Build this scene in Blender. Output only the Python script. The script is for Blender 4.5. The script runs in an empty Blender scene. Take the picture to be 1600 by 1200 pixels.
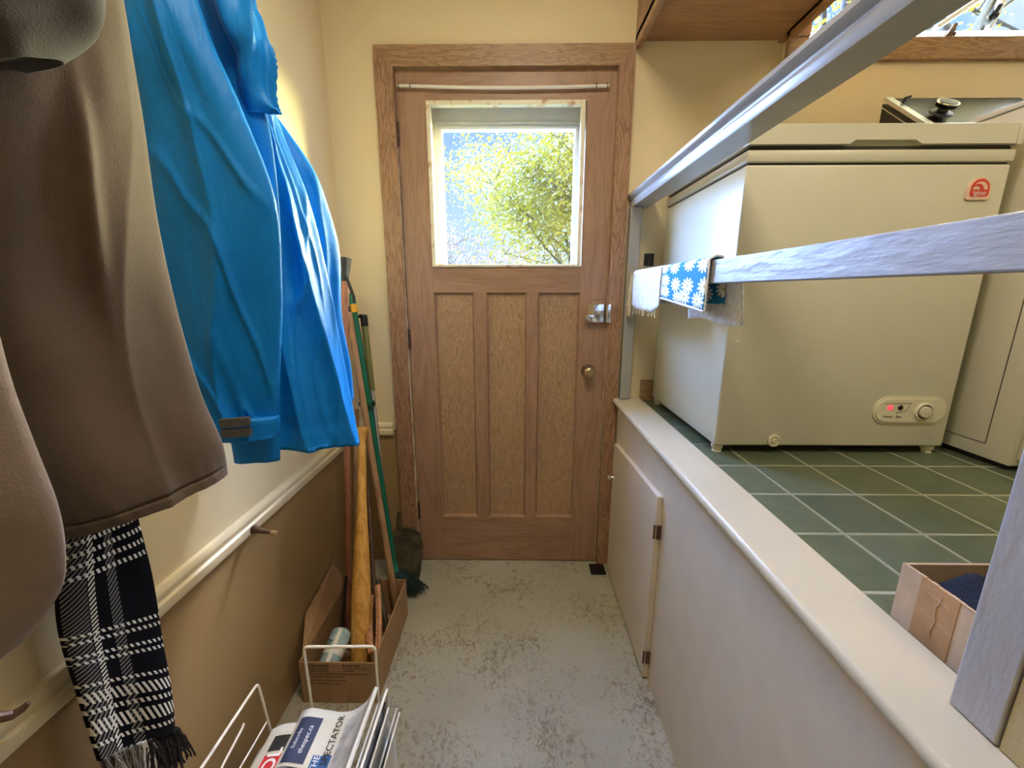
import bpy, bmesh, math, random
import numpy as np
from mathutils import Vector, Matrix, noise
random.seed(7)
sc = bpy.context.scene
COL = sc.collection
PI = math.pi

# ------------------------------------------------------------------ camera
FPX = 640.0; CX, CY = 800.0, 600.0; VX, VY = 808.0, 455.0
CAMZ = 1.24
PIT = math.atan((CY-VY)/FPX)
YAW = math.atan((VX-CX)/(FPX/math.cos(PIT)))
cF = Vector((-math.sin(YAW)*math.cos(PIT), math.cos(YAW)*math.cos(PIT), -math.sin(PIT)))
cR = Vector((math.cos(YAW), math.sin(YAW), 0)); cU = cR.cross(cF)
cC = Vector((0, 0, CAMZ))
cam = bpy.data.cameras.new('camera'); camo = bpy.data.objects.new('camera', cam); COL.objects.link(camo)
cam.sensor_fit = 'HORIZONTAL'; cam.sensor_width = 36; cam.lens = 36*FPX/1600
cam.clip_start = 0.02; cam.clip_end = 300
camo.matrix_world = Matrix(((cR.x, cU.x, -cF.x, 0), (cR.y, cU.y, -cF.y, 0), (cR.z, cU.z, -cF.z, CAMZ), (0, 0, 0, 1)))
sc.camera = camo

# ------------------------------------------------------------------ view + world
sc.view_settings.view_transform = 'Standard'; sc.view_settings.look = 'None'
sc.view_settings.exposure = 0.28; sc.view_settings.gamma = 1.0; sc.view_settings.use_curve_mapping = False
world = bpy.data.worlds.new('sky'); sc.world = world; world.use_nodes = True
wn = world.node_tree.nodes; wl = world.node_tree.links; wn.clear()
wo = wn.new('ShaderNodeOutputWorld'); wb = wn.new('ShaderNodeBackground')
tc = wn.new('ShaderNodeTexCoord'); sp = wn.new('ShaderNodeSeparateXYZ')
rp = wn.new('ShaderNodeValToRGB'); nz = wn.new('ShaderNodeTexNoise'); rc = wn.new('ShaderNodeValToRGB'); mx = wn.new('ShaderNodeMix')
mx.data_type = 'RGBA'
wl.new(tc.outputs['Generated'], sp.inputs[0]); wl.new(sp.outputs['Z'], rp.inputs[0])
rp.color_ramp.elements[0].position = 0.0; rp.color_ramp.elements[0].color = (0.68, 0.84, 1.0, 1)
rp.color_ramp.elements[1].position = 0.45; rp.color_ramp.elements[1].color = (0.20, 0.46, 0.95, 1)
wl.new(tc.outputs['Generated'], nz.inputs['Vector']); nz.inputs['Scale'].default_value = 3.2; nz.inputs['Detail'].default_value = 7
wl.new(nz.outputs['Fac'], rc.inputs[0]); rc.color_ramp.elements[0].position = 0.52; rc.color_ramp.elements[1].position = 0.66
wl.new(rc.outputs['Color'], mx.inputs[0]); wl.new(rp.outputs['Color'], mx.inputs[6]); mx.inputs[7].default_value = (1, 1, 1, 1)
wl.new(mx.outputs[2], wb.inputs['Color']); wb.inputs['Strength'].default_value = 1.15
wl.new(wb.outputs[0], wo.inputs[0])

# ------------------------------------------------------------------ lights
def sun(name, d, e, ang, colr):
    l = bpy.data.lights.new(name, 'SUN'); l.energy = e; l.angle = math.radians(ang); l.color = colr
    o = bpy.data.objects.new(name, l); COL.objects.link(o)
    o.rotation_euler = Vector(d).to_track_quat('-Z', 'Y').to_euler(); return o
def area(name, loc, d, sx, sy, e, colr):
    l = bpy.data.lights.new(name, 'AREA'); l.shape = 'RECTANGLE'; l.size = sx; l.size_y = sy; l.energy = e; l.color = colr
    o = bpy.data.objects.new(name, l); COL.objects.link(o); o.location = loc
    o.rotation_euler = Vector(d).to_track_quat('-Z', 'Y').to_euler(); return o
sun('sky_light_right', (.56, -.54, -.60), 112.0, 96, (.30, .49, 1.0))
sun('sky_light_left', (-.52, -.66, -.52), 78.0, 52, (.84, .84, 1.0))
sun('foliage_bounce', (-.66, -.78, -.05), 80.0, 48, (1.0, .95, .45))
sun('sunlight', (-.35, .75, -.8), 6.5, 1, (1.0, .95, .85))
area('ceiling_lamp_passage', (0.05, 0.48, 2.54), (0, -.05, -1), .38, .38, 15, (1.0, .87, .68))
area('ceiling_lamp_landing', (1.35, 0.15, 2.45), (0, .1, -1), .6, .6, 8, (1.0, .86, .62))
for nm, loc, sx, sz in (('door_portal', (-.04, 1.86, 1.6), .56, .55), ('window_portal', (1.6, 1.82, 2.35), 1.2, .45)):
    o = area(nm, loc, (0, -1, 0), sx, sz, 1, (1, 1, 1)); o.data.cycles.is_portal = True

# ------------------------------------------------------------------ helpers
def ray(x, y): return cR*((x-CX)/FPX) + cU*((CY-y)/FPX) + cF
def atY(x, y, Y): d = ray(x, y); return cC + d*(Y/d.y)
def atX(x, y, X): d = ray(x, y); return cC + d*(X/d.x)
def atZ(x, y, Z): d = ray(x, y); return cC + d*((Z-CAMZ)/d.z)

def new_mat(name):
    m = bpy.data.materials.new(name); m.use_nodes = True
    return m, m.node_tree.nodes, m.node_tree.links, m.node_tree.nodes['Principled BSDF']
def setin(b, **kw):
    for k, v in kw.items():
        k = {'rough': 'Roughness', 'metal': 'Metallic', 'spec': 'Specular IOR Level', 'sheen': 'Sheen Weight', 'coat': 'Coat Weight',
             'sub': 'Subsurface Weight', 'trans': 'Transmission Weight'}.get(k, k)
        b.inputs[k].default_value = v
def plain(name, c, rough=.5, metal=0, var=.08, nscale=14, bump=0.0, bscale=120, stretch=(1, 1, 1), c2=None, **kw):
    m, n, l, b = new_mat(name)
    setin(b, rough=rough, metal=metal, **kw)
    t = n.new('ShaderNodeTexCoord'); mp = n.new('ShaderNodeMapping'); mp.inputs['Scale'].default_value = stretch
    l.new(t.outputs['Object'], mp.inputs[0])
    z = n.new('ShaderNodeTexNoise'); z.inputs['Scale'].default_value = nscale; z.inputs['Detail'].default_value = 5
    l.new(mp.outputs[0], z.inputs['Vector'])
    r = n.new('ShaderNodeValToRGB'); l.new(z.outputs['Fac'], r.inputs[0])
    r.color_ramp.elements[0].position = .35; r.color_ramp.elements[1].position = .65
    a = c2 if c2 else tuple(x*(1-var) for x in c)
    r.color_ramp.elements[0].color = (*a, 1); r.color_ramp.elements[1].color = (*[min(1, x*(1+(0 if c2 else var))) for x in c], 1)
    l.new(r.outputs[0], b.inputs['Base Color'])
    if bump:
        z2 = n.new('ShaderNodeTexNoise'); z2.inputs['Scale'].default_value = bscale; z2.inputs['Detail'].default_value = 4
        l.new(mp.outputs[0], z2.inputs['Vector'])
        bp = n.new('ShaderNodeBump'); bp.inputs['Strength'].default_value = bump; bp.inputs['Distance'].default_value = .004
        l.new(z2.outputs['Fac'], bp.inputs['Height']); l.new(bp.outputs[0], b.inputs['Normal'])
    return m
def wood(name, c1, c2, axis='z', rough=.45, fig=1.0, scale=1.0, bump=.15, bands=9):
    m, n, l, b = new_mat(name); setin(b, rough=rough)
    t = n.new('ShaderNodeTexCoord'); mp = n.new('ShaderNodeMapping')
    st = {'x': (.13, 1, 1), 'y': (1, .13, 1), 'z': (1, 1, .13)}[axis]
    mp.inputs['Scale'].default_value = [s*scale for s in st]
    l.new(t.outputs['Object'], mp.inputs[0])
    z = n.new('ShaderNodeTexNoise'); z.inputs['Scale'].default_value = 16; z.inputs['Detail'].default_value = 3; z.inputs['Distortion'].default_value = fig
    l.new(mp.outputs[0], z.inputs['Vector'])
    mu = n.new('ShaderNodeMath'); mu.operation = 'MULTIPLY'; mu.inputs[1].default_value = bands; l.new(z.outputs['Fac'], mu.inputs[0])
    fr = n.new('ShaderNodeMath'); fr.operation = 'PINGPONG'; fr.inputs[1].default_value = .5; l.new(mu.outputs[0], fr.inputs[0])
    f = n.new('ShaderNodeTexNoise'); f.inputs['Scale'].default_value = 150; f.inputs['Detail'].default_value = 4
    l.new(mp.outputs[0], f.inputs['Vector'])
    ad = n.new('ShaderNodeMath'); ad.operation = 'ADD'; l.new(fr.outputs[0], ad.inputs[0])
    m2 = n.new('ShaderNodeMath'); m2.operation = 'MULTIPLY'; m2.inputs[1].default_value = .9; l.new(f.outputs['Fac'], m2.inputs[0]); l.new(m2.outputs[0], ad.inputs[1])
    r = n.new('ShaderNodeValToRGB'); l.new(ad.outputs[0], r.inputs[0])
    r.color_ramp.elements[0].position = .35; r.color_ramp.elements[1].position = .85
    r.color_ramp.elements[0].color = (*c2, 1); r.color_ramp.elements[1].color = (*c1, 1)
    l.new(r.outputs[0], b.inputs['Base Color'])
    bp = n.new('ShaderNodeBump'); bp.inputs['Strength'].default_value = bump; bp.inputs['Distance'].default_value = .002
    l.new(ad.outputs[0], bp.inputs['Height']); l.new(bp.outputs[0], b.inputs['Normal'])
    return m

class MB:
    def __init__(s): s.v = []; s.f = []; s.uv = {}
    def add(s, vs, fs, uvs=None):
        o = len(s.v); s.v += [Vector(v) for v in vs]
        for i, f in enumerate(fs):
            s.f.append([o+k for k in f])
            if uvs: s.uv[len(s.f)-1] = [uvs[k] for k in f]
        return s
    def box(s, x0, x1, y0, y1, z0, z1, bev=0.0, seg=2):
        if bev > 0:
            bm = bmesh.new(); bmesh.ops.create_cube(bm, size=1)
            for v in bm.verts: v.co = Vector(((x0+x1)/2+v.co.x*(x1-x0), (y0+y1)/2+v.co.y*(y1-y0), (z0+z1)/2+v.co.z*(z1-z0)))
            bmesh.ops.bevel(bm, geom=bm.edges[:], offset=bev, segments=seg, affect='EDGES', profile=.5)
            s.bm(bm); return s
        V = [(x, y, z) for x in (x0, x1) for y in (y0, y1) for z in (z0, z1)]
        return s.add(V, [(0, 1, 3, 2), (4, 6, 7, 5), (0, 4, 5, 1), (2, 3, 7, 6), (0, 2, 6, 4), (1, 5, 7, 3)])
    def bm(s, bm):
        bm.verts.index_update(); s.add([v.co.copy() for v in bm.verts], [[v.index for v in f.verts] for f in bm.faces]); bm.free()
    def obox(s, c, ax, ay, az, hx, hy, hz):
        c = Vector(c); V = [c+ax*(hx*i)+ay*(hy*j)+az*(hz*k) for i in (-1, 1) for j in (-1, 1) for k in (-1, 1)]
        return s.add(V, [(0, 1, 3, 2), (4, 6, 7, 5), (0, 4, 5, 1), (2, 3, 7, 6), (0, 2, 6, 4), (1, 5, 7, 3)])
    def tube(s, pts, r, n=12, flat=1.0):
        pts = [Vector(p) for p in pts]; N = len(pts)
        rs = r if isinstance(r, (list, tuple)) else [r]*N
        up = None; vs = []
        for i, p in enumerate(pts):
            t = (pts[min(i+1, N-1)]-pts[max(i-1, 0)]).normalized()
            if up is None: up = Vector((0, 0, 1)) if abs(t.z) < .9 else Vector((0, 1, 0))
            a = t.cross(up).normalized(); b_ = a.cross(t).normalized(); up = b_
            for k in range(n):
                th = 2*PI*k/n; vs.append(p+(a*math.cos(th)*rs[i]+b_*math.sin(th)*rs[i]*flat))
        fs = [(i*n+k, i*n+(k+1) % n, (i+1)*n+(k+1) % n, (i+1)*n+k) for i in range(N-1) for k in range(n)]
        fs += [tuple(range(n-1, -1, -1)), tuple((N-1)*n+k for k in range(n))]
        return s.add(vs, fs)
    def lathe(s, prof, origin, axis, n=28):
        # prof: (radius, along axis)
        origin = Vector(origin); ax = Vector(axis).normalized()
        a = ax.orthogonal().normalized(); b_ = ax.cross(a)
        vs = []
        for r, h in prof:
            for k in range(n):
                th = 2*PI*k/n; vs.append(origin+ax*h+(a*math.cos(th)+b_*math.sin(th))*max(r, 1e-5))
        N = len(prof)
        fs = [(i*n+k, i*n+(k+1) % n, (i+1)*n+(k+1) % n, (i+1)*n+k) for i in range(N-1) for k in range(n)]
        fs += [tuple(range(n-1, -1, -1)), tuple((N-1)*n+k for k in range(n))]
        return s.add(vs, fs)
    def prism(s, poly, d):
        # poly list of 3D, extruded along vector d
        d = Vector(d); n = len(poly); P = [Vector(p) for p in poly]
        vs = P+[p+d for p in P]
        fs = [tuple(range(n-1, -1, -1)), tuple(range(n, 2*n))]+[(i, (i+1) % n, n+(i+1) % n, n+i) for i in range(n)]
        return s.add(vs, fs)
    def build(s, name, mat, parent=None, smooth=False, fix=True):
        me = bpy.data.meshes.new(name)
        off = parent_loc(parent)
        me.from_pydata([v-off for v in s.v], [], s.f)
        if s.uv:
            ul = me.uv_layers.new(name='UVMap')
            for p in me.polygons:
                u = s.uv.get(p.index)
                if u:
                    for k, li in enumerate(p.loop_indices): ul.data[li].uv = u[k]
        if fix:
            bm = bmesh.new(); bm.from_mesh(me); bmesh.ops.recalc_face_normals(bm, faces=bm.faces[:]); bm.to_mesh(me); bm.free()
        if smooth:
            for p in me.polygons: p.use_smooth = True
            if smooth != 'all':
                try: me.set_sharp_from_angle(angle=math.radians(38))
                except Exception: pass
        me.materials.append(mat)
        o = bpy.data.objects.new(name, me); COL.objects.link(o)
        if parent: o.parent = parent
        return o
def parent_loc(p):
    v = Vector((0, 0, 0))
    while p is not None: v += p.location; p = p.parent
    return v
def tag(o, label=None, cat=None, group=None, kind=None):
    if label: o['label'] = label
    if cat: o['category'] = cat
    if group: o['group'] = group
    if kind: o['kind'] = kind
    return o
def thing(name, label, cat, loc, group=None):
    o = bpy.data.objects.new(name, None); COL.objects.link(o); o.location = loc; o.empty_display_size = .05
    return tag(o, label, cat, group)
def struct(o): o['kind'] = 'structure'; return o
def text(name, s, origin, xdir, ydir, size, mat, parent, extrude=.0004, align='CENTER', bold=0.0, font_w=1.0):
    cu = bpy.data.curves.new(name, 'FONT'); cu.body = s; cu.size = 1; cu.extrude = 0; cu.align_x = align; cu.align_y = 'CENTER'; cu.offset = bold
    cu.resolution_u = 3
    to = bpy.data.objects.new(name, cu); COL.objects.link(to)
    dg = bpy.context.evaluated_depsgraph_get(); dg.update()
    me = bpy.data.meshes.new_from_object(to.evaluated_get(dg))
    bpy.data.objects.remove(to)
    X = Vector(xdir).normalized(); Y = Vector(ydir).normalized(); Z = X.cross(Y).normalized()
    off = parent_loc(parent); o3 = Vector(origin)
    for v in me.vertices: v.co = o3+X*(v.co.x*size*font_w)+Y*(v.co.y*size)+Z*extrude-off
    me.materials.clear(); me.materials.append(mat); me.name = name
    o = bpy.data.objects.new(name, me); COL.objects.link(o); o.parent = parent; return o

# ------------------------------------------------------------------ materials
M = {}
M['cream'] = plain('cream_wall_paint', (.77, .65, .41), .6, bump=.12, bscale=160, var=.03, nscale=3)
M['curbwall'] = plain('pale_beige_paint', (.66, .59, .50), .38, bump=.06, bscale=90, var=.03)
M['cap'] = plain('worn_beige_gloss_paint', (.53, .485, .375), .3, var=.02, nscale=14, bump=.04, bscale=60)
M['trimcream'] = plain('cream_gloss_trim_paint', (.80, .70, .47), .3, var=.04, nscale=20)
M['grey'] = plain('grey_brushed_paint', (.31, .315, .34), .42, var=.05, bump=.6, bscale=50, stretch=(1, .25, 1))
M['greyv'] = plain('grey_brushed_paint_upright', (.36, .36, .38), .45, var=.05, bump=.5, bscale=70, stretch=(1, 1, .35))
M['greysat'] = plain('satin_grey_paint', (.34, .33, .31), .22, var=.04)
M['doorw'] = wood('door_fir_wood', (.36, .215, .135), (.28, .16, .095), 'z', .42, 1.2, .9, .05, 4)
M['doorwx'] = wood('door_fir_wood_horizontal', (.36, .215, .135), (.27, .155, .09), 'x', .42, 1.2, .9, .05, 4)
M['panel'] = wood('oak_veneer_panel', (.44, .285, .16), (.25, .14, .07), 'z', .42, 2.6, 2.6, .12, 7)
M['casing'] = wood('oak_casing_wood', (.38, .22, .125), (.185, .09, .048), 'z', .42, 1.5, 1.7, .15, 7)
M['casingx'] = wood('oak_casing_wood_horizontal', (.38, .24, .12), (.21, .11, .05), 'x', .42, 1.5, 1.7, .15, 7)
M['plyw'] = wood('stained_plywood', (.36, .19, .085), (.28, .14, .06), 'x', .5, .9, .8, .05, 4)
M['pole'] = wood('worn_pole_wood', (.40, .24, .12), (.26, .14, .065), 'z', .5, .4, 1.0, .1, 5)
M['redwood'] = wood('red_brown_wood', (.30, .12, .06), (.18, .065, .035), 'z', .4, .4, 1.0, .1, 5)
M['bat'] = wood('varnished_ash_wood', (.72, .40, .10), (.50, .25, .05), 'z', .22, .2, 1.2, .05, 5)
M['strip'] = wood('bent_ash_strip', (.55, .27, .12), (.36, .16, .07), 'z', .4, .5, 1.0, .1, 6)
M['white'] = plain('white_painted_frame', (.90, .92, .88), .4, var=.03)
M['whitewire'] = plain('white_coated_wire', (.80, .76, .66), .3, var=.03)
M['freezer'] = plain('cream_white_enamel', (.62, .60, .48), .28, var=.01, bump=.05, bscale=260)
M['freezer_d'] = plain('cream_plastic', (.68, .64, .48), .35, var=.02)
M['washer'] = plain('white_enamel_side', (.60, .57, .46), .32, var=.02)
M['black'] = plain('black_plastic', (.004, .004, .005), .35, var=.2)
M['blackrub'] = plain('black_rubber', (.02, .02, .022), .7, var=.3)
M['gasket'] = plain('dark_gasket', (.06, .055, .045), .6)
M['chrome'] = plain('chrome_metal', (.80, .82, .86), .14, 1.0, var=.02)
M['brass'] = plain('aged_brass', (.50, .38, .22), .28, 1.0, var=.12, nscale=40)
M['bronze'] = plain('dark_bronze_metal', (.13, .085, .06), .45, .6, var=.3, nscale=60)
M['alu'] = plain('brushed_aluminium', (.72, .72, .74), .3, 1.0, var=.04)
M['green'] = plain('green_plastic', (.0, .13, .075), .35, var=.1)
M['teal'] = plain('teal_plastic', (.01, .22, .15), .35, var=.1)
M['olive'] = plain('olive_green_plastic', (.17, .18, .06), .4, var=.1)
M['yellow'] = plain('yellow_plastic', (.80, .42, .03), .4)
M['bristle'] = plain('dark_green_bristles', (.012, .035, .03), .8, var=.5, nscale=60, bump=.8, bscale=200)
M['dustpan'] = plain('dusty_brown_metal', (.10, .085, .05), .5, .3, var=.4, nscale=20)
M['card'] = plain('brown_cardboard', (.36, .215, .105), .8, var=.09, nscale=18, bump=.2, bscale=60, stretch=(1, 1, .3))
M['card2'] = plain('pale_scuffed_cardboard', (.52, .38, .26), .75, var=.12, nscale=14, bump=.3, bscale=50)
M['tape'] = plain('brown_packing_tape', (.40, .23, .115), .35, var=.1, nscale=30)
M['ink'] = plain('dark_brown_print', (.10, .06, .035), .8)
M['navy'] = plain('navy_cloth', (.005, .009, .028), .85, var=.3, bump=.5, bscale=300)
M['red'] = plain('red_print', (.62, .03, .04), .6)
M['redlogo'] = plain('red_badge_print', (.66, .06, .035), .4)
M['pinkpl'] = plain('pale_badge_plastic', (.80, .56, .42), .4)
M['pblue'] = plain('blue_print', (.03, .12, .36), .6)
M['pnavy'] = plain('navy_advert_print', (.025, .035, .09), .6, var=.3)
M['ptext'] = plain('black_print', (.02, .02, .02), .7)
M['pwhite'] = plain('white_print', (.85, .85, .83), .7)
M['paper'] = plain('newsprint_paper', (.68, .66, .56), .8, var=.05, nscale=8)
M['paperg'] = plain('grey_newsprint', (.50, .50, .49), .8, var=.35, nscale=22)
M['paperd'] = plain('dark_inked_newsprint', (.16, .17, .20), .8, var=.8, nscale=35)
M['fringe_w'] = plain('pale_yarn', (.62, .52, .36), .9)
M['fringe_k'] = plain('black_yarn', (.012, .012, .014), .9)
M['fringe_g'] = plain('grey_yarn', (.17, .16, .14), .9)
M['whitecl'] = plain('white_terry_cloth', (.78, .79, .80), .9, var=.13, nscale=55, bump=1.0, bscale=220)
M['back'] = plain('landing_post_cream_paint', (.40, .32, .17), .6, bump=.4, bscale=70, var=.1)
M['ring'] = plain('grey_velcro_strip', (.07, .065, .06), .9, bump=.6, bscale=300)
M['sticker'] = plain('pale_blue_label', (.35, .50, .55), .35, var=.3, nscale=30)
M['canw'] = plain('white_can_paint', (.75, .74, .68), .35)

def emis(name, c, s):
    m, n, l, b = new_mat(name); b.inputs['Base Color'].default_value = (*c, 1); b.inputs['Emission Color'].default_value = (*c, 1); b.inputs['Emission Strength'].default_value = s
    return m
M['led'] = emis('red_indicator_lamp', (1.0, .04, .05), 1.6)

def glassmat():
    m, n, l, b = new_mat('clear_window_glass'); out = [x for x in n if x.type == 'OUTPUT_MATERIAL'][0]
    tr = n.new('ShaderNodeBsdfTransparent'); gl = n.new('ShaderNodeBsdfGlossy'); gl.inputs['Roughness'].default_value = .02
    mixs = n.new('ShaderNodeMixShader'); mixs.inputs[0].default_value = .05
    tr.inputs[0].default_value = (.97, .98, .98, 1)
    l.new(tr.outputs[0], mixs.inputs[1]); l.new(gl.outputs[0], mixs.inputs[2]); l.new(mixs.outputs[0], out.inputs[0]); n.remove(b); return m
M['glass'] = glassmat()

def glare():  # white translucent material that imitates glare in the window
    m, n, l, b = new_mat('white_glare_glass'); out = [x for x in n if x.type == 'OUTPUT_MATERIAL'][0]
    tl = n.new('ShaderNodeBsdfTranslucent'); tl.inputs[0].default_value = (.95, .96, 1, 1); l.new(tl.outputs[0], out.inputs[0]); n.remove(b); return m
M['glare'] = glare()
def blackglass():
    m, n, l, b = new_mat('black_mirror_glass'); setin(b, rough=.22); b.inputs['Base Color'].default_value = (.002, .0025, .003, 1)
    b.inputs['Specular IOR Level'].default_value = .12; return m
M['bglass'] = blackglass()

# math node helper
class NG:
    def __init__(s, n, l): s.n = n; s.l = l
    def m(s, op, a, b=None, c=None):
        x = s.n.new('ShaderNodeMath'); x.operation = op
        for i, q in enumerate((a, b, c)):
            if q is None: continue
            if isinstance(q, (int, float)): x.inputs[i].default_value = q
            else: s.l.new(q, x.inputs[i])
        return x.outputs[0]
    def band(s, v, lo, hi): return s.m('MULTIPLY', s.m('GREATER_THAN', v, lo), s.m('LESS_THAN', v, hi))
    def mix(s, f, a, b):
        x = s.n.new('ShaderNodeMix'); x.data_type = 'RGBA'
        if isinstance(f, (int, float)): x.inputs[0].default_value = f
        else: s.l.new(f, x.inputs[0])
        for i, q in ((6, a), (7, b)):
            if isinstance(q, tuple): x.inputs[i].default_value = (*q, 1)
            else: s.l.new(q, x.inputs[i])
        return x.outputs[2]

def floor_mat():
    m, n, l, b = new_mat('worn_grey_green_floor_paint'); g = NG(n, l)
    t = n.new('ShaderNodeTexCoord')
    a = n.new('ShaderNodeTexNoise'); a.inputs['Scale'].default_value = 2.2; a.inputs['Detail'].default_value = 6; l.new(t.outputs['Object'], a.inputs[0])
    r = n.new('ShaderNodeValToRGB'); l.new(a.outputs['Fac'], r.inputs[0]); r.color_ramp.elements[0].position = .35; r.color_ramp.elements[1].position = .65
    r.color_ramp.elements[0].color = (.345, .33, .25, 1); r.color_ramp.elements[1].color = (.43, .42, .335, 1)
    mp = n.new('ShaderNodeMapping'); mp.inputs['Scale'].default_value = (1, .75, 1); l.new(t.outputs['Object'], mp.inputs[0])
    d = n.new('ShaderNodeTexNoise'); d.inputs['Scale'].default_value = 62; d.inputs['Detail'].default_value = 12; d.inputs['Roughness'].default_value = .72; d.inputs['Distortion'].default_value = 1.2; l.new(mp.outputs[0], d.inputs[0])
    big = n.new('ShaderNodeTexNoise'); big.inputs['Scale'].default_value = 3.1; big.inputs['Detail'].default_value = 3; l.new(t.outputs['Object'], big.inputs[0])
    sm = g.m('ADD', d.outputs['Fac'], g.m('MULTIPLY', g.m('SUBTRACT', big.outputs['Fac'], .5), .55))
    w = n.new('ShaderNodeValToRGB'); l.new(sm, w.inputs[0]); w.color_ramp.elements[0].position = .52; w.color_ramp.elements[1].position = .66
    c = g.mix(w.outputs[0], r.outputs[0], (.19, .155, .10))
    l.new(c, b.inputs['Base Color']); setin(b, rough=.48)
    bp = n.new('ShaderNodeBump'); bp.inputs['Strength'].default_value = .25; bp.inputs['Distance'].default_value = .003; bp.invert = True
    l.new(w.outputs[0], bp.inputs['Height']); l.new(bp.outputs[0], b.inputs['Normal']); return m
M['floor'] = floor_mat()

def tile_mat():
    m, n, l, b = new_mat('green_slate_tiles'); g = NG(n, l)
    t = n.new('ShaderNodeTexCoord'); s = n.new('ShaderNodeSeparateXYZ'); l.new(t.outputs['Object'], s.inputs[0])
    u = g.m('DIVIDE', g.m('SUBTRACT', s.outputs[0], .630), .150); v = g.m('DIVIDE', g.m('SUBTRACT', s.outputs[1], .554), .158)
    fu = g.m('ABSOLUTE', g.m('SUBTRACT', g.m('FRACT', g.m('ADD', u, 10.5)), .5)); fv = g.m('ABSOLUTE', g.m('SUBTRACT', g.m('FRACT', g.m('ADD', v, 10.5)), .5))
    mn = g.m('MINIMUM', fu, fv)
    gr = g.m('LESS_THAN', mn, .021)
    cv = n.new('ShaderNodeCombineXYZ'); l.new(g.m('FLOOR', g.m('ADD', u, 10)), cv.inputs[0]); l.new(g.m('FLOOR', g.m('ADD', v, 10)), cv.inputs[1])
    wnz = n.new('ShaderNodeTexWhiteNoise'); l.new(cv.outputs[0], wnz.inputs['Vector'])
    z = n.new('ShaderNodeTexNoise'); z.inputs['Scale'].default_value = 22; z.inputs['Detail'].default_value = 8; z.inputs['Distortion'].default_value = .8; l.new(t.outputs['Object'], z.inputs[0])
    mixv = g.m('ADD', g.m('MULTIPLY', z.outputs['Fac'], .75), g.m('MULTIPLY', wnz.outputs['Value'], .28))
    r = n.new('ShaderNodeValToRGB'); l.new(mixv, r.inputs[0]); r.color_ramp.elements[0].position = .3; r.color_ramp.elements[1].position = .8
    r.color_ramp.elements[0].color = (.075, .098, .060, 1); r.color_ramp.elements[1].color = (.125, .150, .095, 1)
    c = g.mix(gr, r.outputs[0], (.33, .34, .25)); l.new(c, b.inputs['Base Color'])
    l.new(g.m('ADD', .32, g.m('MULTIPLY', gr, .4)), b.inputs['Roughness'])
    h = g.m('ADD', g.m('MINIMUM', g.m('MULTIPLY', mn, 22), 1.0), g.m('MULTIPLY', z.outputs['Fac'], .5))
    bp = n.new('ShaderNodeBump'); bp.inputs['Strength'].default_value = .35; bp.inputs['Distance'].default_value = .004
    l.new(h, bp.inputs['Height']); l.new(bp.outputs[0], b.inputs['Normal']); return m
M['tile'] = tile_mat()

def twotone_mat():
    m, n, l, b = new_mat('cream_over_brown_wall_paint'); g = NG(n, l)
    t = n.new('ShaderNodeTexCoord'); s = n.new('ShaderNodeSeparateXYZ'); l.new(t.outputs['Object'], s.inputs[0])
    z = n.new('ShaderNodeTexNoise'); z.inputs['Scale'].default_value = 160; z.inputs['Detail'].default_value = 3; l.new(t.outputs['Object'], z.inputs[0])
    l.new(g.mix(g.m('GREATER_THAN', s.outputs[2], .65), (.34, .225, .10), (.77, .65, .41)), b.inputs['Base Color'])
    setin(b, rough=.5)
    bp = n.new('ShaderNodeBump'); bp.inputs['Strength'].default_value = .2; bp.inputs['Distance'].default_value = .003
    l.new(z.outputs['Fac'], bp.inputs['Height']); l.new(bp.outputs[0], b.inputs['Normal']); return m
M['twotone'] = twotone_mat()

def fabric(name, c, rough=.8, sheen=0, bs=500, bstr=.25, wr=0, spec=.3):
    m, n, l, b = new_mat(name); g = NG(n, l); setin(b, rough=rough, sheen=sheen, spec=spec)
    b.inputs['Base Color'].default_value = (*c, 1)
    t = n.new('ShaderNodeTexCoord')
    z = n.new('ShaderNodeTexNoise'); z.inputs['Scale'].default_value = bs; z.inputs['Detail'].default_value = 3; l.new(t.outputs['Object'], z.inputs[0])
    v = n.new('ShaderNodeTexNoise'); v.inputs['Scale'].default_value = 60; v.inputs['Detail'].default_value = 4; l.new(t.outputs['Object'], v.inputs[0])
    r = n.new('ShaderNodeValToRGB'); l.new(v.outputs['Fac'], r.inputs[0]); r.color_ramp.elements[0].color = (*[x*.88 for x in c], 1); r.color_ramp.elements[1].color = (*[min(1, x*1.1) for x in c], 1)
    l.new(r.outputs[0], b.inputs['Base Color'])
    h = z.outputs['Fac']
    bp = n.new('ShaderNodeBump'); bp.inputs['Strength'].default_value = bstr; bp.inputs['Distance'].default_value = .001
    l.new(h, bp.inputs['Height'])
    if wr:
        mp = n.new('ShaderNodeMapping'); mp.inputs['Scale'].default_value = (1, 1, .45); mp.inputs['Rotation'].default_value = (.3, .4, 0); l.new(t.outputs['Object'], mp.inputs[0])
        w = n.new('ShaderNodeTexNoise'); w.inputs['Scale'].default_value = 14; w.inputs['Detail'].default_value = 5; w.inputs['Distortion'].default_value = 1.0; l.new(mp.outputs[0], w.inputs[0])
        rr = g.m('ABSOLUTE', g.m('SUBTRACT', w.outputs['Fac'], .5))
        b2 = n.new('ShaderNodeBump'); b2.inputs['Strength'].default_value = wr; b2.inputs['Distance'].default_value = .03
        l.new(rr, b2.inputs['Height']); l.new(bp.outputs[0], b2.inputs['Normal']); l.new(b2.outputs[0], b.inputs['Normal'])
    else: l.new(bp.outputs[0], b.inputs['Normal'])
    return m
M['blue'] = fabric('bright_blue_nylon', (.0, .19, .60), .52, 0, 900, .12, .2, .25)
M['brown'] = fabric('brown_coat_cloth', (.105, .074, .050), .85, .15, 420, .6)
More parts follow.
